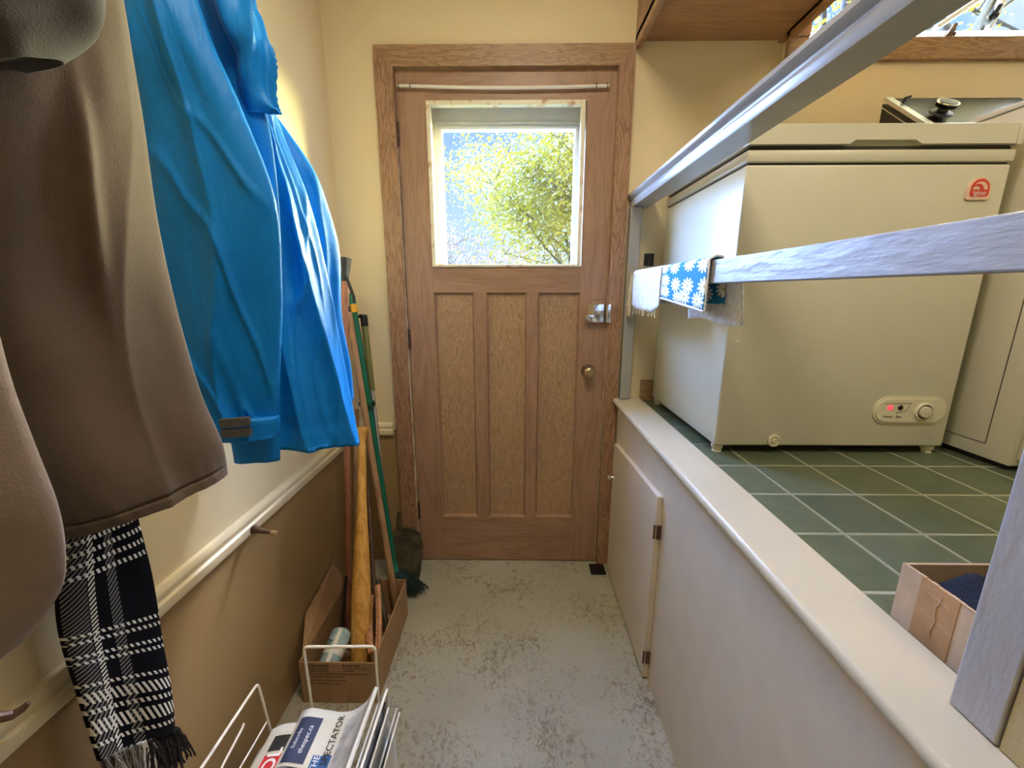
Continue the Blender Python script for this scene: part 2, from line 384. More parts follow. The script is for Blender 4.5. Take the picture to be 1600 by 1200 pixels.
M['brownl'] = fabric('pale_brown_coat_cloth', (.24, .185, .155), .9, .2, 420, .6)  # same coat cloth in a paler brown, used for the sleeve
M['hatgrey'] = fabric('dark_grey_brown_fleece', (.06, .052, .048), .9, .2, 420, .6)

def scarf_mat():
    m, n, l, b = new_mat('black_white_plaid_knit'); g = NG(n, l)
    t = n.new('ShaderNodeTexCoord'); s = n.new('ShaderNodeSeparateXYZ'); l.new(t.outputs['UV'], s.inputs[0])
    U = s.outputs[0]; V = s.outputs[1]     # U 0..1 across, V 0..1 down
    # twill phase
    ph = g.m('FRACT', g.m('ADD', g.m('MULTIPLY', U, 17), g.m('MULTIPLY', V, 58)))
    tw = g.m('LESS_THAN', ph, .48)
    ph2 = g.m('FRACT', g.m('SUBTRACT', g.m('MULTIPLY', U, 15), g.m('MULTIPLY', V, 22)))
    dash = g.m('LESS_THAN', ph2, .5)
    col = (.004, .0045, .007)
    # grey vertical bands
    gv = g.m('MAXIMUM', g.band(U, .44, .56), g.band(U, .0, .22))
    c1 = g.mix(g.m('MULTIPLY', gv, tw), col, (.16, .155, .14))
    # white vertical band
    wv = g.band(U, .23, .30)
    c2 = g.mix(g.m('MULTIPLY', wv, tw), c1, (.68, .65, .55))
    # horizontal groups: near v in bands - dashes
    hb = None
    for lo, hi in ((.10, .114), (.15, .19), (.205, .219), (.24, .254), (.275, .289), (.31, .324), (.53, .544), (.56, .574), (.62, .634), (.65, .664), (.75, .764), (.785, .825), (.84, .854), (.87, .91), (.93, .944)):
        q = g.band(V, lo, hi); hb = q if hb is None else g.m('MAXIMUM', hb, q)
    c3 = g.mix(g.m('MULTIPLY', hb, dash), c2, (.66, .64, .56))
    l.new(c3, b.inputs['Base Color']); setin(b, rough=.95, sheen=.0, spec=.1)
    bp = n.new('ShaderNodeBump'); bp.inputs['Strength'].default_value = .5; bp.inputs['Distance'].default_value = .002
    l.new(ph, bp.inputs['Height']); l.new(bp.outputs[0], b.inputs['Normal']); return m
M['scarf'] = scarf_mat()

def daisy_mat():
    m, n, l, b = new_mat('blue_daisy_print_cloth'); g = NG(n, l)
    t = n.new('ShaderNodeTexCoord'); mp = n.new('ShaderNodeMapping'); mp.inputs['Scale'].default_value = (3.7, 6.2, 1); l.new(t.outputs['UV'], mp.inputs[0])
    v = n.new('ShaderNodeTexVoronoi'); v.voronoi_dimensions = '2D'; v.inputs['Scale'].default_value = 1.0; v.inputs['Randomness'].default_value = .55; l.new(mp.outputs[0], v.inputs['Vector'])
    su = n.new('ShaderNodeVectorMath'); su.operation = 'SUBTRACT'; l.new(mp.outputs[0], su.inputs[0]); l.new(v.outputs['Position'], su.inputs[1])
    s = n.new('ShaderNodeSeparateXYZ'); l.new(su.outputs[0], s.inputs[0])
    ang = g.m('ARCTAN2', s.outputs[1], s.outputs[0]); ra = v.outputs['Distance']
    pet = g.m('ABSOLUTE', g.m('SINE', g.m('MULTIPLY', ang, 5.5)))
    edge = g.m('ADD', .14, g.m('MULTIPLY', g.m('POWER', pet, .6), .34))
    fl = g.m('LESS_THAN', ra, edge)
    c = g.mix(fl, (.0, .20, .48), (.82, .83, .78)); c = g.mix(g.m('LESS_THAN', ra, .08), c, (.55, .50, .25))
    l.new(c, b.inputs['Base Color']); setin(b, rough=.9)
    return m
M['daisy'] = daisy_mat()

# ------------------------------------------------------------------ SETTING
YW = 1.70          # end wall face
XL = -.70
ZP = .785          # landing height
b = MB().box(XL-.1, .45, -2.0, 1.90, -.1, 0); struct(b.build('floor', M['floor']))
b = MB().box(.44, 2.6, -2.0, 1.85, -.1, ZP); struct(b.build('floor_landing', M['tile']))
b = MB().box(XL-.12, XL, -2.0, 1.9, 0, 2.6); struct(b.build('wall_left', M['twotone']))
b = MB(); TH = 1.84
b.box(XL, -.47, YW, TH, 0, 2.6); b.box(-.47, .385, YW, TH, 2.045, 2.6); b.box(.385, .945, YW, TH, 0, 2.6)
b.box(.945, 1.0, 1.65, TH, ZP, 2.6); b.box(1.0, 2.6, 1.65, TH, ZP, 2.09); b.box(1.0, 2.6, 1.65, TH, 2.52, 2.6); b.box(2.3, 2.6, 1.65, TH, 2.09, 2.52)
struct(b.build('wall_front', M['twotone']))
# recolour of the landing part of that wall: all of it is cream above 0.65
b = MB().box(2.5, 2.6, -2.0, 1.65, ZP, 2.6); struct(b.build('wall_right', M['cream']))
b = MB().box(XL-.12, 2.6, -2.1, -2.0, 0, 2.6); struct(b.build('wall_back', M['cream']))
b = MB().box(XL-.12, 2.6, -2.1, 1.9, 2.6, 2.7); struct(b.build('ceiling', M['cream']))
# curb side wall of the passage
b = MB().box(.43, .455, -2.0, YW, 0, ZP-.005); struct(b.build('wall_landing', M['curbwall']))
# curb cap with rounded nosing
prof = [(.43, .772), (.52, .772), (.52, .799), (.414, .799)]+[(.414-.0085*math.sin(a), .7875+.0115*math.cos(a)) for a in [PI*i/12 for i in range(1, 12)]]+[(.414, .776)]
b = MB().prism([(x, YW, z) for x, z in prof], (0, -3.6, 0)); struct(b.build('trim_1', M['cap']))
# chair rail on the left wall + return on the end wall
def rail_prof(): return [(0, .628), (.016, .628), (.018, .632), (.018, .650), (.012, .654), (.012, .660), (.015, .664), (.015, .672), (.010, .679), (0, .681)]
b = MB().prism([(XL+a, YW, z) for a, z in rail_prof()], (0, -3.7, 0)); struct(b.build('trim_2', M['trimcream'], smooth=True))
b = MB().prism([(XL, YW-a, z) for a, z in rail_prof()], (-.538-XL, 0, 0)); struct(b.build('trim_3', M['trimcream'], smooth=True))
b = MB().box(.15, 2.8, 1.84, 2.75, 2.90, 2.95); struct(b.build('sky_block_slab', M['trimcream']))  # unseen slab added outside to block high sky light from the upper window
# baseboard on the landing
b = MB().box(.522, .945, YW-.015, YW, ZP, .875, .003); struct(b.build('baseboard_front', M['casingx']))

# ------------------------------------------------------------------ door casing
M['bead2'] = plain('chipped_cream_edge_paint', (.74, .66, .50), .4, c2=(.40, .24, .14), nscale=30)
k = .988
def sx(x): return x*k
def sz(z): return 1.24+(z-1.24)*k
cy0, cy1 = 1.678, YW
b = MB()
b.prism([(-.523, cy0, 0), (-.462, cy0, 0), (-.449, cy0, 2.026), (-.516, cy0, 2.094)], (0, cy1-cy0, 0))
b.box(-.462, -.452, cy0+.008, cy1+.06, 0, 2.03)
struct(MB().box(-.4535, -.4505, cy0+.006, cy1+.03, 0, 2.03).build('trim_7', M['bead2']))
struct(MB().box(.3655, .3675, cy0+.010, cy1+.03, 0, 2.03).build('trim_8', M['bead2']))
struct(b.build('trim_4', M['casing']))
b = MB(); b.prism([(.362, cy0, 2.026), (.372, cy0, 0), (.425, cy0, 0), (.418, cy0, 2.094)], (0, cy1-cy0, 0)); b.box(.376, .386, cy0+.008, cy1+.06, 0, 2.03)
struct(b.build('trim_5', M['casing']))
b = MB(); b.prism([(-.516, cy0, 2.094), (-.449, cy0, 2.026), (.362, cy0, 2.026), (.418, cy0, 2.094)], (0, cy1-cy0, 0)); b.box(-.45, .376, cy0+.008, cy1+.06, 2.036, 2.046)
b.box(-.45, .376, 1.7425, 1.785, -.004, .012); b.box(-.462, -.435, 1.7425, 1.785, 0, 2.046); b.box(.350, .386, 1.7425, 1.785, 0, 2.046)  # threshold, plus stops added behind the leaf to block leaking light
struct(b.build('trim_6', M['casingx']))

# ------------------------------------------------------------------ front door
dx0, dx1 = -.448, .364; dy0, dy1 = 1.700, 1.742; dzt = 2.028
gx0, gx1, gz0, gz1 = -.335, .247, 1.338, 1.921
door = bpy.data.objects.new('door_1', None); COL.objects.link(door); door.location = (-.04, 1.72, 0); struct(door)
def seg(px, py): return atY(px, py, YW).x
pxs = [(-.342, -.186), (-.136, .018), (.062, .244)]
pxs = [((atY(676, 458, YW).x+atY(694, 806, YW).x)/2, (atY(741, 458, YW).x+atY(746, 806, YW).x)/2), ((atY(759, 458, YW).x+atY(765, 806, YW).x)/2, (atY(822, 458, YW).x+atY(822, 806, YW).x)/2), ((atY(839, 458, YW).x+atY(838, 806, YW).x)/2, (atY(906, 458, YW).x+atY(895, 806, YW).x)/2)]
pzt, pzb = 1.235, .228
PX0, PX1 = pxs[0][0], pxs[2][1]
b = MB(); b.box(dx0, PX0, dy0, dy1, .006, dzt); b.build('stile', M['doorw'], door)
b = MB(); b.box(PX1, dx1, dy0, dy1, .006, dzt); b.build('stile', M['doorw'], door)
b = MB(); b.box(PX0, PX1, dy0+.0006, dy1, gz1, dzt); b.build('rail', M['doorwx'], door)
b = MB(); b.box(PX0, PX1, dy0+.0006, dy1, pzt, gz0); b.build('rail', M['doorwx'], door)
b = MB(); b.box(PX0, PX1, dy0+.0006, dy1, .006, pzb); b.build('rail', M['doorwx'], door)
for i in (0, 1):
    b = MB(); b.box(pxs[i][1], pxs[i+1][0], dy0+.0003, dy1, pzb, pzt); b.build('mullion', M['doorw'], door)
for a, c in pxs:
    b = MB()
    for q in (0,):
        b.box(a, c, 1.716, 1.73, pzb, pzt)
    o = b.build('door_panel', M['panel'], door)
    b = MB(); w = .007     # small chamfered bead round the panel
    z0, z1 = pzb, pzt
    for P in ([(a, dy0+.002, z0), (a+w, 1.716, z0+w), (a+w, 1.716, z1-w), (a, dy0+.002, z1)], [(c, dy0+.002, z0), (c-w, 1.716, z0+w), (c-w, 1.716, z1-w), (c, dy0+.002, z1)],
              [(a, dy0+.002, z0), (a+w, 1.716, z0+w), (c-w, 1.716, z0+w), (c, dy0+.002, z0)], [(a, dy0+.002, z1), (a+w, 1.716, z1-w), (c-w, 1.716, z1-w), (c, dy0+.002, z1)]):
        b.add(P, [(0, 1, 2, 3)])
    b.build('panel_bead', M['doorw'], o)
# glazing bead, painted cream and chipped
b = MB(); w = .012
for (x0, x1, z0, z1) in ((gx0-.004, gx0+w, gz0-.004, gz1+.004), (gx1-w, gx1+.004, gz0-.004, gz1+.004), (gx0+w, gx1-w, gz1-w, gz1+.004), (gx0+w, gx1-w, gz0-.004, gz0+w*.6)):
    b.box(x0, x1, dy0-.006, dy0+.022, z0, z1, .002, 1)
M['bead'] = plain('chipped_cream_bead_paint', (.80, .74, .55), .4, c2=(.55, .33, .18), nscale=26)
M['bead'].node_tree.nodes['Color Ramp'].color_ramp.elements[0].position = .30; M['bead'].node_tree.nodes['Color Ramp'].color_ramp.elements[1].position = .42
b.build('glazing_bead', M['bead'], door)
b = MB().box(gx0+.005, gx1-.005, 1.716, 1.720, gz0, gz1); b.build('glass_pane', M['glass'], door)
# curtain rod with hooks on the door
rod = thing('curtain_rod', 'thin white curtain rod across the top of the wooden door', 'curtain rod', (-.04, 1.683, 1.975))
pL = atY(621, 134, 1.685); pR = atY(952, 134, 1.685)
b = MB(); pts = [pL.lerp(pR, t)+Vector((0, 0, -.006*math.sin(PI*t))) for t in [i/12 for i in range(13)]]
b.tube(pts, .0055, 10); b.build('rod', M['whitewire'], rod, True)
for px in (623, 641, 932, 949):
    p = atY(px, 134, 1.685); b = MB().tube([p+Vector((0, .016, .016)), p+Vector((0, .006, .011)), p+Vector((0, -.007, .003)), p+Vector((0, -.007, -.004)), p+Vector((0, 0, -.008)), p+Vector((0, .006, -.004))], .0016, 8)
    b.build('hook', M['bronze'], rod, True)
# hinges
for z in (1.815, 1.045, .26):
    x = -.4535
    b = MB().tube([(x, 1.692, z-.044), (x, 1.692, z+.044)], .0055, 12)
    b.box(x-.012, x+.012, 1.6965, 1.7035, z-.040, z+.040)
    for q in (-.045, .045): b.lathe([(.001, -.006), (.005, -.003), (.006, 0), (.0045, .003), (.001, .006)], (x, 1.692, z+q), (0, 0, 1), 12)
    for q in (-.015, .012): b.box(x-.006, x+.006, 1.686, 1.689, z+q, z+q+.002)
    b.build('hinge', M['bronze'], door, True)
# knob and rose
b = MB().lathe([(.027, 0), (.027, .003), (.022, .006), (.010, .008), (.009, .022), (.014, .028)], (.298, YW, .914), (0, -1, 0)); kn = b.build('knob_rose', M['bronze'], door, True)
b = MB().lathe([(.010, .022), (.020, .027), (.0235, .036), (.0225, .046), (.017, .052), (.008, .0545), (.0005, .055)], (.298, YW, .914), (0, -1, 0)); b.build('knob', M['brass'], door, True)
b = MB().box(.367, .372, 1.694, 1.701, .885, .95); b.build('latch_slot', M['black'], door)
# rim lock
lk = MB(); lk.box(.285, .350, 1.672, 1.700, 1.117, 1.190, .003); lko = lk.build('rim_lock', M['chrome'], door, True)
b = MB().box(.271, .308, 1.664, 1.673, 1.128, 1.147, .002); b.build('lock_lever', M['chrome'], lko, True)
b = MB().lathe([(.006, 0), (.0055, .003), (.001, .0035)], (.312, 1.672, 1.176), (0, -1, 0), 16); b.build('lock_screw', M['chrome'], lko, True)
b = MB().box(.3555, .3765, 1.664, 1.690, 1.117, 1.190, .003); b.build('lock_keeper', M['chrome'], door, True)
b = MB().tube([(.297, 1.69, 1.196), (.31, 1.684, 1.205), (.335, 1.684, 1.208), (.356, 1.684, 1.209)], .0009, 6); b.build('wire', M['bronze'], door)
# storm door beyond
storm = bpy.data.objects.new('door_2', None); COL.objects.link(storm); storm.location = (-.04, 1.80, 0); struct(storm)
sy0, sy1 = 1.79, 1.815; ox0, ox1, oz0, oz1 = -.298, .226, 1.350, 1.858
b = MB(); b.box(-.44, ox0, sy0, sy1, .02, 2.03); b.box(ox1, .37, sy0, sy1, .02, 2.03); b.box(ox0, ox1, sy0, sy1, oz1, 2.03); b.box(ox0, ox1, sy0, sy1, .02, oz0)
b.build('frame', M['white'], storm)
b = MB()
for d, w, yy in ((.0, .010, 1.782), (-.016, .006, 1.786)):
    for (x0, x1, z0, z1) in ((ox0-d-w, ox0-d, oz0-w, oz1+w), (ox1+d, ox1+d+w, oz0-w, oz1+w), (ox0, ox1, oz1+d, oz1+d+w), (ox0, ox1, oz0-d-w, oz0-d)):
        if d == 0: b.box(x0, x1, yy, sy0, z0, z1)
for (x0, x1, z0, z1) in ((ox0-.026, ox0-.019, oz0, oz1+.026), (ox1+.019, ox1+.026, oz0, oz1+.026), (ox0-.019, ox1+.019, oz1+.019, oz1+.026)):
    b.box(x0, x1, 1.784, sy0, z0, z1)
b.build('moulding', M['white'], storm)
b = MB().box(ox0, ox1, 1.800, 1.803, oz0, oz1); b.build('glass_pane', M['glass'], storm)

# ------------------------------------------------------------------ upper right window
win = bpy.data.objects.new('window_1', None); COL.objects.link(win); win.location = (1.6, 1.65, 2.3); struct(win)
wy = 1.63
b = MB(); b.box(.925, 2.35, wy, 1.65, 2.015, 2.083, .003); b.build('casing', M['casingx'], win)
b = MB(); b.box(.925, .995, wy-.001, 1.65, 2.085, 2.56, .003); b.build('casing', M['casing'], win)
b = MB(); b.box(.99, 2.31, 1.65, 1.80, 2.075, 2.092); b.build('sill', M['white'], win)
b = MB(); b.box(1.0, 2.3, 1.70, 1.74, 2.092, 2.102, .002); b.box(1.0, 1.03, 1.70, 1.74, 2.102, 2.52, .003); b.box(2.25, 2.3, 1.70, 1.74, 2.142, 2.52, .003); b.box(1.05, 2.25, 1.70, 1.74, 2.47, 2.52, .003)
b.build('sash', M['white'], win)
b = MB(); b.box(1.03, 2.25, 1.718, 1.722, 2.142, 2.47); b.build('glass_pane', M['glass'], win)
b = MB(); b.box(1.03, 2.25, 1.716, 1.720, 2.102, 2.142); b.build('glare_strip', M['glare'], win)  # added white strip, imitates the blown-out glare low in the window
pa = atY(1462, 44, 1.69); pb_ = atY(1545, -12, 1.69)
b = MB().tube([pa, pb_], .009, 8); b.build('stay_rod', M['white'], win, True)
pa = atY(1543, 48, 1.69); pb_ = atY(1580, -25, 1.69)
b = MB().tube([pa, pb_], .011, 8); b.build('stay_rod', M['white'], win, True)
for (ax, ay, bx_, by) in ((1563, 8, 1542, 36), (1493, 38, 1478, 66)):
    p = atY(ax, ay, 1.67); q = atY(bx_, by, 1.67); mid = p.lerp(q, .55)
    b = MB().tube([p, p.lerp(q, .5)], [.007, .009], 8); b.tube([mid+Vector((-.012, 0, .004)), mid+Vector((.012, 0, -.004))], .010, 8); b.tube([p.lerp(q, .6), q], [.006, .011], 8)
    b.build('latch', M['black'] if ax > 1500 else M['bronze'], win, True)

# ------------------------------------------------------------------ wall cabinet (wood), upper right
wc = thing('wall_cabinet', 'stained wooden cabinet hung above the freezer beside the door head', 'cabinet', (.68, 1.70, 2.09))
b = MB().box(.420, .945, .95, YW, 2.109, 2.125); b.build('bottom_panel', M['plyw'], wc)
b = MB().box(.420, .440, .95, YW-.0, 2.085, 2.6); b.build('side_panel', M['casing'], wc)
b = MB().box(.925, .945, .95, YW-.0, 2.100, 2.6); b.build('side_panel', M['plyw'], wc)
b = MB().box(.440, .925, .95, .97, 2.125, 2.6); b.build('front_panel', M['plyw'], wc)
b = MB(); b.prism([(.925, YW-.052, 2.083), (.945, YW-.052, 2.083), (.955, YW-.052, 2.100), (.945, YW-.052, 2.112), (.925, YW-.052, 2.112)], (0, -.70, 0)); b.build('edge_moulding', M['plyw'], wc)

# ------------------------------------------------------------------ outlet
ot = thing('wall_outlet', 'black outlet plate on the end wall behind the hanging white cloth', 'outlet', (.519, 1.70, 1.37))
b = MB().box(.502, .540, YW-.008, YW, 1.338, 1.385, .002); b.build('cover_plate', M['black'], ot)
b = MB().box(.512, .530, YW-.016, YW-.008, 1.342, 1.362, .003); b.build('plug', M['blackrub'], ot)

# ------------------------------------------------------------------ railing
rl = thing('stair_railing', 'grey painted railing standing on the beige landing edge', 'railing', (.47, 1.0, .80))
hp = [(.436, 1.552), (.500, 1.552), (.500, 1.566), (.505, 1.574), (.505, 1.580), (.512, 1.588), (.512, 1.598), (.504, 1.606), (.488, 1.610), (.450, 1.610), (.432, 1.606), (.423, 1.598), (.423, 1.590), (.428, 1.584), (.436, 1.580), (.438, 1.575), (.431, 1.571), (.430, 1.564)]
b = MB().prism([(x, YW-.001, z) for x, z in hp], (0, -2.6, 0)); b.build('handrail', M['greysat'], rl, True)
b = MB().box(.430, .472, 1.660, YW, .801, 1.552, .003); b.build('post', M['greysat'], rl)
b = MB().box(.474, .530, .322, .367, .801, 1.552, .002); b.build('post', M['greyv'], rl)
b = MB().box(.449, .474, -.7, 1.659, 1.257, 1.310, .0025); b.build('lower_rail', M['grey'], rl)
# low wall stub behind the near post
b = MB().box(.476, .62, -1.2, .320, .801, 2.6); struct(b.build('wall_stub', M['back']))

# ------------------------------------------------------------------ small door in the landing wall
cd = thing('cupboard_door', 'small beige cupboard door set low in the landing wall', 'cupboard door', (.42, 1.38, 0))
fx = .413
P = [(fx, 1.105, .012), (fx, 1.640, .012), (fx, 1.640, .612), (fx, 1.105, .652)]
b = MB().prism(P, (.0165, 0, 0)); b.build('door_board', M['curbwall'], cd)
b = MB().prism([(fx-.001, 1.10, .01), (fx-.001, 1.106, .01), (fx-.001, 1.106, .652), (fx-.001, 1.10, .652)], (.017, 0, 0)); b.build('door_edge', M['curbwall'], cd)
b = MB().lathe([(.010, 0), (.006, .004), (.005, .012), (.010, .018), (.012, .024), (.008, .029), (.001, .030)], (fx, 1.612, .470), (-1, 0, 0), 20); b.build('knob', M['chrome'], cd, True)
for z in (.54, .09):
    b = MB().tube([(fx-.003, 1.098, z-.022), (fx-.003, 1.098, z+.022)], .003, 10); b.box(fx+.004, .4295, 1.092, 1.099, z-.022, z+.022); b.build('hinge', M['bronze'], cd, True)
# black square by the door
b = MB().box(.335, .402, 1.605, 1.672, .0005, .009, .002); tag(b.build('floor_pad', M['black']), 'small flat black square on the floor at the right foot of the door', 'floor pad')

# ------------------------------------------------------------------ chest freezer
fz = thing('chest_freezer', 'white chest freezer standing on green tiles behind the railing', 'freezer', (.89, 1.39, ZP))
X0, X1, Y0, Y1 = .567, 1.213, 1.114, 1.668
b = MB().box(X0, X1, Y0, Y1, .808, 1.545, .006, 3); b.build('cabinet', M['freezer'], fz, True)
b = MB().box(X0-.002, X1+.002, Y0-.002, Y1+.002, 1.550, 1.578, .004, 2); b.build('rim', M['freezer'], fz, True)
b = MB().box(X0+.006, X1-.006, Y0+.006, Y1-.006, 1.540, 1.592); b.build('gasket', M['gasket'], fz)
# lid with handle scoop in its lower front edge
zl0, zl1 = 1.586, 1.634
b = MB(); b.box(X0-.005, X1-.012, Y0+.016, Y1, zl0, zl1, .004, 2)
b.prism([(X0-.005, Y0-.008, zl0+.002), (.806, Y0-.008, zl0+.002), (.818, Y0-.008, zl0+.011), (.962, Y0-.008, zl0+.011), (.978, Y0-.008, zl0+.002), (X1-.012, Y0-.008, zl0+.002), (X1-.012, Y0-.008, zl1-.002), (X0-.005, Y0-.008, zl1-.002)], (0, .026, 0))
b.box(X0-.003, X1-.014, Y0-.005, Y0+.03, zl1-.003, zl1, .001, 1)
b.box(.800, .985, Y0+.004, Y0+.02, zl0+.001, zl0+.012)
b.build('lid', M['freezer'], fz, True)
b = MB().box(X1-.011, X1+.003, Y0-.011, Y1, zl0-.002, zl1+.006, .004, 2); b.build('lid_end_cap', M['freezer'], fz, True)
# badge
bx, bz = 1.146, 1.490
def arch(w, h, cx, cz, y, n=14):
    r = w/2; pts = [(cx-r, y, cz-h/2+.004), (cx-r+.004, y, cz-h/2), (cx+r-.004, y, cz-h/2), (cx+r, y, cz-h/2+.004)]
    zc = cz+h/2-r
    for i in range(n+1):
        a = PI*i/n; pts.append((cx+r*math.cos(a), y, zc+r*math.sin(a)))
    return pts
b = MB().prism(arch(.058, .052, bx-.002, bz-.002, Y0-.0005), (0, -.003, 0)); bd = b.build('badge', M['pinkpl'], fz)
b = MB().prism(arch(.046, .041, bx, bz, Y0-.0035), (0, -.0006, 0)); b.build('badge_emblem', M['redlogo'], bd)
b = MB().prism([(bx-.018, Y0-.0041, bz-.004)]+[(bx+.018*math.cos(PI*i/12), Y0-.0041, bz-.004+.018*math.sin(PI*i/12)) for i in range(13)], (0, -.0003, 0)); b.build('badge_window', M['pinkpl'], bd)
b = MB()
arcp = [(bx-.018+.020*0, bz-.004)]
outer = [(bx-.006+.014*math.cos(a), bz-.004+.013*math.sin(a)) for a in [PI*i/10 for i in range(11)]]
inner = [(bx-.010+.009*math.cos(a), bz-.004+.007*math.sin(a)) for a in [PI-PI*i/10 for i in range(11)]]
b.prism([(x, Y0-.0044, z) for x, z in outer+inner], (0, -.0003, 0)); b.build('badge_wave', M['redlogo'], bd)
text('badge_text', 'Igloo', (bx, Y0-.0045, bz-.0125), (1, 0, 0), (0, 0, 1), .016, M['pwhite'], bd)
# control panel
def capsule(cx, cz, w, h, y, n=12):
    r = h/2; L = w/2-r; pts = []
    for i in range(n+1): a = -PI/2+PI*i/n; pts.append((cx+L+r*math.cos(a), y, cz+r*math.sin(a)))
    for i in range(n+1): a = PI/2+PI*i/n; pts.append((cx-L+r*math.cos(a), y, cz+r*math.sin(a)))
    return pts
c0 = atY(1420, 641, Y0); pxz = c0.z; pxx = c0.x
b = MB().prism(capsule(pxx, pxz, .202, .078, Y0-.0002), (0, -.003, 0)); cp = b.build('control_panel', M['freezer_d'], fz, True)
b = MB().prism(capsule(pxx, pxz, .190, .066, Y0-.003), (0, -.003, 0)); b.build('control_face', M['freezer_d'], cp, True)
for pxi, nm, mm in ((1391, 'indicator_lamp', 'led'), (1407, 'indicator_lamp', 'black')):
    p = atY(pxi, 637, Y0-.006); b = MB().lathe([(.0075, 0), (.006, .002), (.001, .003)], p, (0, -1, 0), 16); o = b.build(nm, M[mm], cp, True); o['label'] = 'lit red lamp' if mm == 'led' else 'unlit dark lamp'
b = MB().tube([atY(*q, Y0-.0062) for q in ((1384, 631), (1424, 630), (1415, 643), (1400, 645))], .0006, 6); b.build('lamp_recess', M['gasket'], cp)
text('panel_text', 'Power', atY(1387, 651, Y0-.0062), (1, 0, 0), (0, 0, 1), .0095, M['ptext'], cp)
text('panel_text', 'Run', atY(1404, 651, Y0-.0062), (1, 0, 0), (0, 0, 1), .0095, M['ptext'], cp)
dc = atY(1443, 643, Y0-.006)
b = MB().lathe([(.025, 0), (.025, .004), (.021, .006), (.0205, .002)], dc, (0, -1, 0), 32); b.build('dial_collar', M['freezer_d'], cp, True)
b = MB().lathe([(.0195, .001), (.0195, .003), (.001, .0031)], dc, (0, -1, 0), 32); b.build('dial_ring', M['gasket'], cp, True)
b = MB().lathe([(.016, .002), (.0155, .009), (.001, .0095)], dc, (0, -1, 0), 32); b.box(dc.x-.003, dc.x+.003, dc.y-.014, dc.y-.009, dc.z-.014, dc.z+.014, .001, 1); b.build('dial', M['freezer_d'], cp, True)
pz = atY(1208, 688, Y0)
b = MB().lathe([(.018, 0), (.018, .006), (.014, .008), (.012, .006), (.007, .006), (.006, .009), (.001, .009)], pz, (0, -1, 0), 28); b.build('drain_cap', M['freezer_d'], fz, True)
for x, y in ((.585, 1.135), (1.19, 1.135), (.585, 1.645), (1.19, 1.645)):
    b = MB().lathe([(.013, 0), (.013, .002), (.011, .004), (.016, .012), (.016, .024)], (x, y, ZP), (0, 0, 1), 18); b.build('foot', M['freezer_d'], fz, True)
b = MB().box(.95, 1.10, 1.16, 1.40, .789, .806); b.build('compressor_tray', M['blackrub'], fz)

# ------------------------------------------------------------------ white appliance at right
wm = thing('washing_machine', 'tall white enamel appliance at the right of the chest freezer', 'appliance', (1.6, 1.3, ZP))
b = MB().box(1.262, 1.90, .994, 1.62, .800, 1.690, .006, 2); b.build('cabinet', M['washer'], wm, True)
b = MB().box(1.2615, 1.90, .998, 1.62, 1.692, 1.705, .003, 2); b.build('top', M['washer'], wm, True)
b = MB().box(1.2605, 1.262, 1.055, 1.0565, .84, 1.65); b.box(1.2605, 1.262, 1.055, 1.30, .84, .8412); b.build('side_seam', M['gasket'], wm)
b = MB().box(1.28, 1.88, 1.02, 1.6, ZP, .800); b.build('plinth', M['blackrub'], wm)
b = MB().box(1.275, 1.89, .984, .994, .82, 1.62, .003, 2); b.build('front_panel', M['washer'], wm, True)

# ------------------------------------------------------------------ glass topped appliance on it
ck = thing('countertop_cooker', 'black glass-topped countertop appliance with a round knob on the white appliance', 'cooker', (1.40, 1.44, 1.705))
A = (1.345, 1.705); B = (1.515, 1.842)     # (y,z) of the slope
xa, xb = 1.187, 1.62
b = MB().prism([(xa, A[0], A[1]), (xa, B[0], A[1]), (xa, B[0], B[1]-.008), (xa, A[0], A[1]+.004)], (xb-xa, 0, 0)); b.build('body', M['black'], ck)
sl = Vector((0, B[0]-A[0], B[1]-A[1])); sl.normalize(); nn = Vector((0, -sl.z, sl.y))
o0 = Vector((xa, A[0], A[1]+.002))
Ls = math.hypot(B[0]-A[0], B[1]-A[1])
b = MB(); b.obox(o0+Vector(((xb-xa)/2+.01, 0, 0))+sl*Ls/2+nn*.003, Vector((1, 0, 0)), sl, nn, (xb-xa)/2-.012, Ls/2, .003); b.build('glass_top', M['bglass'], ck)
b = MB(); b.obox(o0+Vector((.011, 0, 0))+sl*Ls/2+nn*.004, Vector((1, 0, 0)), sl, nn, .012, Ls/2, .005); b.build('edge_trim', M['alu'], ck)
b = MB(); b.obox(o0+Vector((-.001, 0, 0))+sl*Ls*.5-nn*.016, Vector((1, 0, 0)), sl, nn, .0008, Ls/2, .0012); b.build('side_line', M['alu'], ck)
kc = atY(1474, 186, 1.42); kc = kc
kb = o0+Vector((kc.x-xa-.018, 0, 0))+sl*(Ls*.42)+nn*.006
b = MB().lathe([(.032, 0), (.030, .003), (.014, .005), (.013, .012), (.026, .016), (.028, .026)], kb, nn, 26); b.build('knob', M['black'], ck, True)
b = MB().lathe([(.0285, .024), (.030, .027), (.0285, .030)], kb, nn, 26); b.build('knob_ring', M['chrome'], ck, True)
b = MB().lathe([(.027, .027), (.024, .031), (.001, .032)], kb, nn, 26); b.build('knob_cap', M['black'], ck, True)
b = MB(); b.tube([o0+Vector((.030, 0, 0))+sl*(Ls*.78)+nn*.006, o0+Vector((.032, 0, 0))+sl*(Ls*.80)+nn*.02, o0+Vector((.050, 0, 0))+sl*(Ls*.83)+nn*.022], .004, 8); b.build('clip', M['black'], ck)

